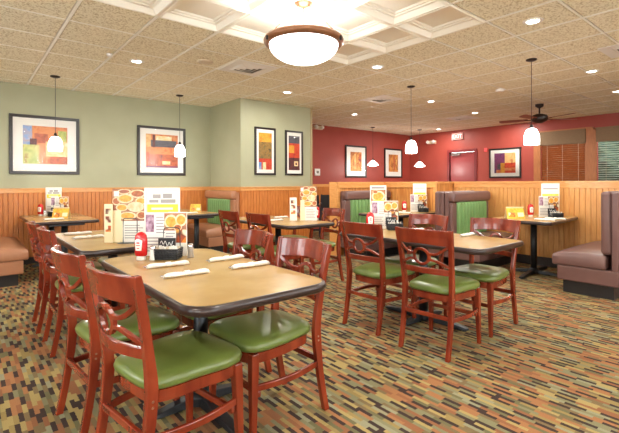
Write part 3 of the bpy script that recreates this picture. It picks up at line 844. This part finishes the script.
TALL_WHITE = [(.05, .06, .3, .95, 'ink'), (.94, .95, .3, .95, 'ink'), (.08, .92, .95, .955, 'ink'), (.24, .46, .84, .90, 'ink'), (.52, .78, .84, .91, 'ink'), (.14, .40, .775, .82, 'ink'), (.46, .88, .77, .825, 'ink'), (.08, .95, .62, .75, 'lime'), (.2, .8, .67, .70, 'paper')] + lines(.1, .9, .05, .34, 5)
TALL_YEL = dishes(.05, .95, .55, .90, [(.5, .55, .46, .38, 'd_or'), (.3, .85, .2, .14, 'd_br')]) + [(.2, .95, .5, .66, 'lime'), (.1, .9, .92, .97, 'ink')] + lines(.1, .9, .05, .45, 6)
TALL_LIME = [(.05, .95, .52, .68, 'lime'), (.1, .9, .82, .86, 'ink')] + lines(.1, .9, .05, .45, 5)
LOW_MENU = dishes(.46, .99, .58, .98, [(.3, .5, .3, .42, 'd_or'), (.75, .6, .25, .36, 'd_or'), (.6, .18, .2, .2, 'd_br')]) + [(.02, .22, .55, .95, 'violet_print'), (.74, .98, .3, .6, 'food_small')] + lines(.27, .48, .5, .92, 6) + lines(.5, .72, .08, .55, 7) + lines(.05, .45, .08, .45, 5)
NARROW = [(.15, .8, .74, .88, 'food_small'), (.15, .8, .52, .68, 'food_small'), (.15, .8, .28, .44, 'food_small')]
def menu(name, label, x, y, rz, w, h, patches, base_m='paper', fold=.0, lean=0, group=None):
    bm = B(); ms = []
    lm = Matrix.Rotation(math.radians(-lean), 4, 'X')
    panel(bm, w, h, .004, patches, ms, Matrix.Translation((0, 0, .001)) @ lm, base_m)
    # second leaf folded back so the card stands by itself
    a = math.radians(15)
    panel(bm, w*.5, h, .004, [], ms, Matrix.Translation((w/2-.002, .002, .001)) @ Matrix.Rotation(PI-a, 4, 'Z') @ Matrix.Translation((w*.25, 0, 0)) , base_m)
    o = obj(name, bm, ms); tag(o, label, 'menu', group or 'standing menus'); o.location = (x, y, .7462); o.rotation_euler = (0, 0, rz)
    return o
FACE = math.radians(-39.7)     # facing back along the room diagonal
def bottle(label, x, y, rz, group='ketchup bottles'):
    t = thing('ketchup_bottle', label, 'bottle', (x, y, .746), rz, group)
    bm = B(); rg = []
    for z, a, b in ((.0+.028, .034, .024), (.034, .039, .027), (.06, .042, .028), (.10, .0415, .028), (.14, .041, .028), (.165, .036, .026), (.180, .024, .02), (.188, .008, .008)):
        rg.append([(a*math.cos(2*PI*k/24), b*math.sin(2*PI*k/24), z) for k in range(24)])
    loft(bm, rg, smooth=True); obj('bottle_body', bm, 'ketchup', t, smooth=True)
    bm = B(); lathe(bm, [(.026, 0), (.027, .004), (.027, .022), (.022, .03), (.0, .03)], 20); obj('cap', bm, 'white', t)
    bm = B()
    ys = lambda x: -.0284*math.sqrt(max(0, 1-(x/.043)**2))-.001
    xs = [-.026+.052*i/8 for i in range(9)]
    top = [(x, ys(x), .132+.012*math.cos(x/.026*PI/2)) for x in xs]; bot = [(x*.8, ys(x*.8), .066) for x in xs]
    tv = [bm.verts.new(p) for p in top]; bv = [bm.verts.new(p) for p in bot]
    for i in range(8): bm.faces.new((bv[i], bv[i+1], tv[i+1], tv[i]))
    lb = obj('bottle_label', bm, 'paper', t)
    t.scale = (1, 1, .93)
    bm = B()
    for z0, z1, w in ((.112, .122, .011), (.098, .104, .013), (.078, .084, .009)):
        vs = [bm.verts.new(p) for p in ((-w, ys(0)-.0008, z0), (w, ys(0)-.0008, z0), (w, ys(0)-.0008, z1), (-w, ys(0)-.0008, z1))]
        f = bm.faces.new(vs); f.material_index = 0
    obj('print', bm, 'red_print', lb)
    return t
def caddy(label, x, y, rz, packets=True, group='condiment caddies'):
    t = thing('condiment_caddy', label, 'caddy', (x, y, .746), rz, group)
    bm = B()
    w, d, h = .072, .052, .062
    for k in range(5):
        z = .006+k*.0145; s = .94+.012*k
        tube(bm, [(-w*s, -d*s, z), (w*s, -d*s, z), (w*s, d*s, z), (-w*s, d*s, z)], .0045, 6, closed=True)
    for i in range(9):
        u = -w+2*w*i/8
        for s in (-1, 1): tube(bm, [(u*.94, s*d*.95, .003), (u, s*(d+.001), .066)], .003, 5)
    for i in range(5):
        u = -d+2*d*i/4
        for s in (-1, 1): tube(bm, [(s*w*.95, u*.94, .003), (s*(w+.001), u, .066)], .003, 5)
    box(bm, -w*.93, w*.93, -d*.93, d*.93, .001, .006)
    box(bm, -w*.95, w*.95, -d*.90, -d*.86, .006, .06); box(bm, -w*.95, w*.95, d*.86, d*.9, .006, .06)
    obj('basket', bm, 'black', t)
    bm = B(); tube(bm, [(-.055, .058, .05), (-.052, .058, .17), (-.047, .058, .185), (-.03, .058, .19), (.03, .058, .19), (.047, .058, .185), (.052, .058, .17), (.055, .058, .05)], .0032, 6); obj('handle', bm, 'black', t)
    if packets:
        for j, (nm, mm) in enumerate((('sugar_packets', 'paper'), ('sweetener_packets', 'beige'))):
            for i in range(8):
                bm = B(); m = Matrix.Translation((-.060+.017*i, -.024+.036*j, .02)) @ Matrix.Rotation(math.radians(random.uniform(-8, 8)), 4, 'Y') @ Matrix.Rotation(math.radians(75), 4, 'Z')
                box(bm, -.014, .014, -.002, .002, 0, .055+random.uniform(0, .008), 0, m)
                obj('packet', bm, 'paper' if (i+j) % 4 else 'beige', t)
    # black card holder with pale script
    bm = B(); box(bm, -.08, .03, .036, .048, .05, .125); c = obj('card', bm, 'black', t, bevel=.003)
    bm = B(); pts = []
    for i in range(40):
        u = i/39; pts.append((-.065+.08*u, .0352, .092+.012*math.sin(u*20)+.006*math.sin(u*7)))
    tube(bm, pts, .0022, 5); obj('script_line', bm, 'white', c)
    return t
def shaker(label, x, y, pepper, group='salt and pepper shakers'):
    t = thing('pepper_shaker' if pepper else 'salt_shaker', label, 'shaker', (x, y, .746), 0, group)
    bm = B(); lathe(bm, [(.019, 0), (.021, .004), (.017, .03), (.0185, .06), (.0175, .068)], 16); obj('glass_body', bm, mat('pepper_fill', (150, 140, 130), .3) if pepper else 'white', t)
    bm = B(); lathe(bm, [(.0185, .068), (.019, .078), (.014, .088), (0, .092)], 16, caps=False); obj('cap', bm, 'chrome', t)
    return t
nproto = None
def napkin(x, y, deg, label, group='napkin rolls'):
    global nproto
    if nproto is None:
        t = thing('napkin_roll', label, 'napkin', (x, y, .7465), math.radians(deg), group)
        bm = B(); rg = []
        for i in range(15):
            u = i/14; X = -.115+.23*u; r = .0115+.0012*math.sin(u*9)
            if i in (0, 14): r *= .8
            rg.append([(X+.004*math.sin(k), 1.35*r*math.cos(2*PI*k/14), r+.001+r*math.sin(2*PI*k/14)) for k in range(14)])
        loft(bm, rg, smooth=True); obj('rolled_napkin', bm, 'napkin', t, smooth=True)
        bm = B(); box(bm, -.135, -.112, -.008, .008, .008, .016); obj('cutlery_end', bm, 'silver', t, bevel=.003)
        bm = B(); lathe(bm, [(.0175, -.014), (.0178, -.012), (.0178, .012), (.0175, .014)], 20)
        bmesh.ops.transform(bm, matrix=Matrix.Translation((.0, 0, .0135)) @ Matrix.Rotation(PI/2, 4, 'Y') @ Matrix.Diagonal((.76, 1.02, 1, 1)), verts=bm.verts)
        obj('paper_band', bm, 'paper', t)
        nproto = t; return t
    return dup(nproto, (x, y, .7465), math.radians(deg), label, group)
def tent(label, x, y, rz, w=.17, h=.13):
    bm = B(); ms = []
    panel(bm, w, h, .003, [(.05, .95, .55, .95, 'yellow'), (.1, .6, .1, .5, 'food_small'), (.62, .95, .15, .5, 'cream')], ms, Matrix.Translation((0, -.045, .001)) @ Matrix.Rotation(math.radians(-19), 4, 'X'), 'yellow')
    panel(bm, w, h, .003, [], ms, Matrix.Translation((0, .045, .001)) @ Matrix.Rotation(math.radians(19), 4, 'X'), 'cream')
    o = obj('table_tent_card', bm, ms); tag(o, label, 'card', 'yellow table tent cards'); o.location = (x, y, .7462); o.rotation_euler = (0, 0, rz)
    return o

# near left table
menu('menu', 'low white menu with food photos behind the black caddy on the nearest table', 1.01, 2.685, FACE, .275, .285, LOW_MENU)
menu('menu', 'tall white menu with yellow band, rearmost on the nearest table', 1.015, 2.765, FACE+.05, .235, .445, TALL_WHITE)
bottle('upside-down red ketchup bottle on the nearest table, largest in the photo', .84, 2.65, FACE-.25)
caddy('black wire caddy full of white packets on the nearest table', .985, 2.575, FACE)
shaker('salt shaker between the ketchup bottle and caddy on the nearest table', .895, 2.60, False)
shaker('pepper shaker right of the caddy on the nearest table', 1.11, 2.53, True)
# table behind
menu('menu', 'tall food-photo menu standing on the table behind the nearest one', 1.02, 3.50, FACE, .275, .43, TALL_FOOD)
menu('menu', 'narrow cream card with three small food pictures, left of tall food menu', .885, 3.59, FACE-.2, .075, .31, NARROW, 'cream')
def menu_holder(x, y, rz, label):
    t = thing('menu_holder', label, 'menu holder', (x, y, .746), rz)
    bm = B(); box(bm, -.10, .10, -.025, .025, 0, .006); obj('base', bm, 'black', t)
    bm = B(); tube(bm, [(-.055, -.02, .005), (-.055, -.02, .19), (-.045, -.02, .20), (.045, -.02, .20), (.055, -.02, .19), (.055, -.02, .005)], .0035, 6); obj('wire_loop', bm, 'black', t)
menu_holder(1.015, 3.44, FACE, 'black wire menu holder before the tall food-photo menu, second table')
# near right table
menu('menu', 'low menu with food pictures on the near right table, beside a ketchup bottle', 3.34, 2.80, FACE, .275, .285, LOW_MENU)
menu('menu', 'tall menu with orange dish and yellow band on the near right table', 3.335, 2.885, FACE, .17, .445, TALL_YEL)
bottle('red ketchup bottle left of the menus on the near right table', 3.17, 2.85, FACE)
caddy('black caddy before the low menu on the near right table', 3.32, 2.66, FACE)
# far table
menu('menu', 'tall menu crowded with food photos on the far table by green column', 3.33, 4.03, FACE, .21, .43, TALL_FOOD)
menu('menu', 'narrow white card with three small pictures on the far table', 3.19, 4.16, FACE-.1, .09, .29, NARROW)
bottle('small red ketchup bottle on the far table beside food-photo menu', 3.47, 4.04, FACE)
# booth table left
menu('menu', 'tall white menu against the wainscot on the far left booth table', 1.03, 7.30, FACE, .24, .42, TALL_WHITE)
menu('menu', 'low food-photo menu on the far left booth table', 1.09, 7.17, FACE, .26, .28, LOW_MENU)
bottle('ketchup bottle left of the tall menu on the far left booth table', .86, 7.28, FACE)
caddy('black caddy on the far left booth table behind the yellow card', 1.01, 7.07, FACE)
tent('yellow tent card on the far left booth table', 1.03, 6.63, FACE, .22, .155)
shaker('salt shaker beside the ketchup on the far left booth table', .90, 7.17, False)
# green booth table
tent('yellow tent card on the table of the tan and green booth', 3.0, 6.62, FACE, .17, .13)
# partition tables
menu('menu', 'tall pale menu on the table at the plain oak panel', 5.80, 4.12, FACE, .22, .455, TALL_LIME)
menu('menu', 'low menu on the table at the plain oak panel', 5.70, 4.07, FACE, .27, .28, LOW_MENU)
bottle('ketchup bottle on the table at the plain oak panel', 5.52, 4.22, FACE)
caddy('black caddy on the table at the plain oak panel', 5.67, 3.96, FACE)
menu('menu', 'tall white menu with lime band on the right booth table', 6.20, 2.27, FACE, .25, .455, TALL_LIME)
menu('menu', 'low menu behind the black caddy on the right booth table', 6.09, 2.25, FACE, .27, .285, LOW_MENU)
bottle('ketchup bottle left of the menus on the right booth table', 5.98, 2.44, FACE)
caddy('black caddy of packets on the right booth table', 6.02, 2.14, FACE)
tent('yellow tent card standing on the right booth table', 5.56, 2.47, FACE, .23, .16)
# napkins
napkin(.89, 2.335, -7, 'napkin roll on the nearest table, left one of the farther pair, closest to the caddy')
napkin(.875, 2.04, -5, 'napkin roll on the nearest table, long one nearest the left corner')
napkin(1.24, 2.295, 0, 'napkin roll on the nearest table, right one of the farther pair')
napkin(1.245, 2.02, -4, 'napkin roll on the nearest table, at the right edge by the full green seat')
napkin(.83, 4.0, 0, 'nearer napkin roll on the table behind the nearest one')
napkin(.81, 4.36, 0, 'farther napkin roll on the table behind the nearest one')
napkin(3.42, 1.93, 3, 'napkin roll at the right edge of the near right table')
napkin(3.02, 1.92, 3, 'napkin roll at the left edge of the near right table')
napkin(3.40, 2.45, 3, 'napkin roll in front of the far right chair on the near right table')
napkin(3.30, 4.58, 3, 'farther napkin roll on the far table')
napkin(2.98, 4.25, 5, 'nearer napkin roll on the far table')
napkin(.90, 6.35, 5, 'napkin roll in front of the yellow card on far left booth table')
napkin(5.5, 2.08, 90, 'napkin roll at the open side of the right booth table')
napkin(5.75, 2.05, 95, 'napkin roll before the menus on the right booth table')
napkin(5.2, 3.98, 90, 'napkin roll on the table at the plain oak panel')
napkin(2.72, 6.2, 0, 'napkin roll on the table of the tan and green booth')

# black high chair seen behind the far table
def high_chair(x, y, rz, label):
    t = thing('high_chair', label, 'high chair', (x, y, 0), rz, 'dark stools and high chairs behind the far table')
    for s in (-1, 1):
        for q in (-1, 1):
            bm = B(); rg = []
            for z in (0, .75 if q > 0 else .95):
                k = 1-z*.25; xx, yy = q*.24*k, s*.22*k
                rg.append([(xx-.02, yy-.02, z), (xx+.02, yy-.02, z), (xx+.02, yy+.02, z), (xx-.02, yy+.02, z)])
            loft(bm, rg); obj('leg', bm, mat('black_painted_wood', (36, 30, 44), .45) if 'hc' not in M else 'hc', t, bevel=.004)
    bm = B(); box(bm, -.2, .19, -.18, .18, .5, .53); obj('seat', bm, 'black', t, bevel=.005)
    bm = B(); box(bm, -.215, -.19, -.17, .17, .56, .94); obj('backrest', bm, 'black', t, bevel=.005)
    for s in (-1, 1):
        bm = B(); box(bm, -.2, .2, s*.19-.012, s*.19+.012, .72, .76); obj('armrest', bm, 'black', t, bevel=.004)
    bm = B(); box(bm, .19, .22, -.2, .2, .2, .24); obj('footrest', bm, 'black', t, bevel=.004)
    return t
M['hc'] = mat('black_painted_wood', (40, 32, 46), .45)
high_chair(5.80, 6.95, math.radians(-130), 'dark high chair beside the corner of the green column, behind the food-photo menu')
high_chair(6.48, 7.09, math.radians(-130), 'dark high chair nearest the end post of the oak partition, farther from camera')

# ------------------------------------------------------------------ lamps
def light(name, kind, parent, loc, power, size=.1, color=(1, .98, .90), rot=(0, 0, 0), **kw):
    L = bpy.data.lights.new(name, kind); L.energy = power; L.color = color
    if kind == 'AREA': L.shape = 'DISK'; L.size = size
    else: L.shadow_soft_size = size
    for k, v in kw.items(): setattr(L, k, v)
    o = bpy.data.objects.new(name, L); COL.objects.link(o); o.parent = parent; o.location = loc; o.rotation_euler = rot
    return o

DL_P = 20
dproto = None
def downlight(x, y, label, group='recessed ceiling downlights'):
    global dproto
    if dproto: return dup(dproto, (x, y, CEIL-.004), 0, label, group)
    t = thing('recessed_downlight', label, 'ceiling light', (x, y, CEIL-.004), 0, group)
    bm = B(); lathe(bm, [(.055, -.001), (.055, -.006), (.062, -.010), (.085, -.006), (.09, 0), (.055, 0)], 28, caps=False); obj('trim_ring', bm, 'white', t)
    bm = B(); lathe(bm, [(0, -.004), (.055, -.004), (.055, .0), (0, 0)], 24, caps=False); obj('lens', bm, 'downlens', t)
    light('downlight_beam', 'AREA', t, (0, 0, -.012), DL_P, .11)
    dproto = t; return t
DLS = [(1.64, 5.31, 'downlight at upper left of the photo, above the left booth table aisle'),
       (4.14, 5.55, 'downlight over the corner of the green column'),
       (4.15, 3.60, 'downlight just right of the big bowl lamp'),
       (6.62, 6.40, 'downlight near the red wall, right of the column pictures'),
       (4.11, 1.65, 'brightest large downlight near top right of the photo'),
       (6.60, 1.89, 'downlight right of the right pendant lamp'),
       (8.39, 2.04, 'downlight at the right edge above the windows'),
       (6.68, 4.49, 'downlight right of the middle pendant canopy'),
       (8.53, 4.63, 'small downlight between middle pendant and ceiling fan'),
       (10.34, 6.70, 'small far downlight above the emergency light'),
       (10.36, 4.75, 'small far downlight left of the ceiling fan'),
       (-1.0, 5.3, 'unseen downlight added for light at far left'), (-1.0, 1.2, 'unseen downlight added for light behind and left of the camera'),  # from here on: unseen downlights, added to light the room
       (1.64, -1.2, 'unseen downlight added for light behind the camera'), (4.2, -1.0, 'unseen downlight added for light behind and right of the camera'),
       (1.3, .9, 'unseen downlight added for light above the camera, ahead of it'), (6.6, -.6, 'unseen downlight added for light on the right side')]
for x, y, lb in DLS: downlight(x, y, lb)

def pendant(x, y, label, zt=1.885, r=.088, bowl=False):
    t = thing('pendant_lamp', label, 'pendant lamp', (x, y, CEIL-.004), 0, 'pendant lamps')
    o0 = CEIL-.004
    bm = B(); lathe(bm, [(.0, -.0), (.062, -.0), (.062, -.012), (.04, -.022), (0, -.024)], 24, caps=False); obj('canopy', bm, 'bronze_dark', t)
    bm = B(); tube(bm, [(0, 0, -.02), (0, 0, zt+.03-o0)], .0035, 6); obj('cord', bm, 'black', t)
    bm = B(); lathe(bm, [(0, zt+.05-o0), (.014, zt+.05-o0), (.022, zt+.02-o0), (.024, zt-.005-o0), (0, zt-.005-o0)], 16, caps=False); obj('socket', bm, 'bronze_dark', t)
    if bowl: pr = [(.02, 0), (.06, -.03), (.10, -.08), (.15, -.125), (.146, -.128), (.05, -.16), (0, -.165)]
    else: pr = [(.022, 0), (.05, -.012), (r*.8, -.045), (r*.96, -.09), (r, -.14), (r*.97, -.20), (r*.93, -.202), (r*.8, -.18), (0, -.17)]
    bm = B(); lathe(bm, [(a, b+zt-o0) for a, b in pr], 28, caps=False); obj('lamp_shade', bm, 'lamp_glass', t, smooth=True)
    light('pendant_bulb', 'POINT', t, (0, 0, zt-.25-o0), 9, .05)
    return t
pendant(.98, 6.77, 'pendant lamp in front of the leftmost framed picture')
pendant(2.84, 6.9, 'pendant lamp over the booth table before the green corner')
pendant(5.38, 2.18, 'largest pendant lamp, at right over the right booth table')
pendant(5.40, 3.99, 'pendant lamp over the middle booth table, against the red wall')
pendant(8.55, 7.58, 'wide pendant lamp between the two prints on the red wall', 1.83, bowl=True)
pendant(10.0, 7.1, 'wide far pendant lamp directly below the middle pendant, by the corner', 1.82, bowl=True)

# bowl chandelier
bx, by = 2.30, 2.84
t = thing('bowl_chandelier', 'large white glass bowl ceiling lamp with bronze rim hung on three rods', 'ceiling lamp', (bx, by, 0))
bm = B(); lathe(bm, [(0, 2.835), (.085, 2.835), (.085, 2.80), (.06, 2.785), (.03, 2.77), (0, 2.77)], 28, caps=False); obj('canopy', bm, 'bronze', t)
R0, ZR = .350, 2.464
bm = B(); lathe(bm, [(R0-.05, ZR-.028), (R0-.022, ZR-.035), (R0, ZR-.012), (R0+.003, ZR+.005), (R0-.006, ZR+.024), (R0-.03, ZR+.024), (R0-.05, ZR-.005), (R0-.05, ZR-.028)], 56, caps=False); obj('rim', bm, 'bronze', t, smooth=True)
bm = B(); pr = []
for i in range(15):
    a = PI/2*i/14; pr.append(((R0-.045)*math.cos(a), ZR-.025-.165*math.sin(a)))
pr2 = [(max(r-.006, 0), z+.006) for r, z in reversed(pr)]
lathe(bm, pr+pr2[1:], 56, caps=False); obj('glass_bowl', bm, 'bowl_glass', t, smooth=True)
for k in range(3):
    a = 2*PI*k/3+.9
    bm = B(); tube(bm, [(.04*math.cos(a), .04*math.sin(a), 2.79), ((R0-.03)*math.cos(a), (R0-.03)*math.sin(a), ZR+.02)], .005, 6); obj('rod', bm, 'bronze', t)
    bm = B(); lathe(bm, [(0, .02), (.009, .016), (.012, 0), (.009, -.02), (0, -.024)], 10, (R0+.006)*math.cos(a), (R0+.006)*math.sin(a), caps=False)
    for v in bm.verts: v.co.z += ZR-.02
    obj('finial', bm, 'bronze_dark', t)
light('bowl_uplight', 'AREA', t, (0, 0, ZR-.0), 7, .5, rot=(PI, 0, 0))
light('bowl_downlight', 'AREA', t, (0, 0, ZR-.225), 16, .5)

# ceiling fan
t = thing('ceiling_fan', 'dark bronze ceiling fan with reddish wood blades near the windows', 'ceiling fan', (8.6, 3.34, .03))
bm = B(); lathe(bm, [(0, CEIL-.035), (.075, CEIL-.035), (.07, CEIL-.08), (.02, CEIL-.11), (.014, CEIL-.115), (.014, 2.50), (0, 2.50)], 20, caps=False); obj('downrod', bm, 'bronze_dark', t)
bm = B(); lathe(bm, [(0, 2.52), (.06, 2.515), (.13, 2.49), (.15, 2.45), (.15, 2.40), (.12, 2.375), (.09, 2.36), (.05, 2.34), (0, 2.335)], 28, caps=False); obj('motor_housing', bm, 'bronze_dark', t)
for k in range(5):
    a = 2*PI*k/5+math.radians(-38)
    m = Matrix.Rotation(a, 4, 'Z') @ Matrix.Translation((0, 0, 2.415)) @ Matrix.Rotation(math.radians(12), 4, 'X')
    bm = B(); box(bm, .12, .26, -.02, .02, -.012, -.004, 0, m); br = obj('blade_bracket', bm, 'bronze_dark', t, bevel=.003)
    bm = B(); pts = [(.2, -.045), (.45, -.065), (.68, -.07), (.72, -.04), (.72, .04), (.68, .07), (.45, .065), (.2, .045)]
    loft(bm, [[tuple(m @ Vector((x, y, z))) for x, y in pts] for z in (-.004, .004)]); obj('blade', bm, 'fan_blade', t, bevel=.002)

# ceiling vents, smoke detectors, speaker
def vent(x, y, s, label):
    t = thing('ceiling_vent', label, 'vent', (x, y, CEIL-.005), 0, 'square ceiling vents')
    bm = B()
    for a, b, c, d in ((-s, s, -s, -s+.11), (-s, s, s-.11, s), (-s, -s+.11, -s+.11, s-.11), (s-.11, s, -s+.11, s-.11)): box(bm, a, b, c, d, -.008, 0)
    obj('frame', bm, 'white', t, bevel=.002)
    q = s-.11
    bm = B(); box(bm, -q, q, -q, q, -.002, .0); obj('backing', bm, 'vent_dark', t)
    for k in range(3):
        bm = B(); r0 = q*(1-k*.3); rg = []
        lo = [(r0-.012, -.016), (r0, -.004)]
        for rr, z in ((r0, -.003), (r0-.035, -.02), (r0-.038, -.018), (r0-.004, -.001)):
            rg.append([(-rr, -rr, z), (rr, -rr, z), (rr, rr, z), (-rr, rr, z)])
        loft(bm, rg, closed=True, caps=False); obj('louver', bm, 'white', t)
vent(2.87, 4.72, .29, 'square louvred ceiling vent left of the bowl lamp')
vent(5.82, 4.94, .28, 'square louvred ceiling vent right of the bowl lamp, above the red wall')
vent(9.0, 5.2, .28, 'small far ceiling vent above the exit sign')
vent(5.8, 1.25, .28, 'ceiling vent at right edge of the photo')
def puck(name, x, y, r, h, label, cat, m='white'):
    bm = B(); lathe(bm, [(0, 0), (r, 0), (r, -h*.4), (r*.8, -h), (0, -h)], 28, caps=False)
    o = tag(obj(name, bm, m), label, cat); o.location = (x, y, CEIL-.005)
puck('ceiling_speaker', 2.3, 4.79, .10, .012, 'round pale ceiling speaker left of the near vent', 'speaker', 'beige')
puck('smoke_detector', 6.7, 3.2, .07, .035, 'white smoke detector on the ceiling left of the right pendant', 'detector')
puck('sprinkler', 1.3, 5.2, .035, .03, 'small white sprinkler cover left of the upper left downlight', 'sprinkler')

# ------------------------------------------------------------------ world, camera, colour
w = bpy.data.worlds.new('world'); sc.world = w; w.use_nodes = True
bg = w.node_tree.nodes['Background']; bg.inputs[0].default_value = (.90, .97, .98, 1); bg.inputs[1].default_value = 11

cam = bpy.data.cameras.new('camera'); co = bpy.data.objects.new('camera', cam); COL.objects.link(co)
cam.sensor_width = 36; cam.lens = 414.4/619*36; cam.shift_y = -33.5/619; cam.clip_start = .05
co.matrix_world = Matrix.Translation((0, 0, 1.22)) @ Matrix.Rotation(math.radians(50.27-90), 4, 'Z') @ Matrix.Rotation(PI/2, 4, 'X') @ Matrix.Rotation(math.radians(-.2), 4, 'Z')
sc.camera = co
sc.view_settings.view_transform = 'Standard'; sc.view_settings.look = 'None'; sc.view_settings.gamma = 1
sc.view_settings.use_curve_mapping = False
sc.view_settings.exposure = 0.38
sc.cycles.use_denoising = True
sc.cycles.max_bounces = 7; sc.cycles.diffuse_bounces = 5; sc.cycles.glossy_bounces = 3; sc.cycles.transparent_max_bounces = 8
sc.cycles.sample_clamp_indirect = 4
sc.cycles.caustics_reflective = False; sc.cycles.caustics_refractive = False
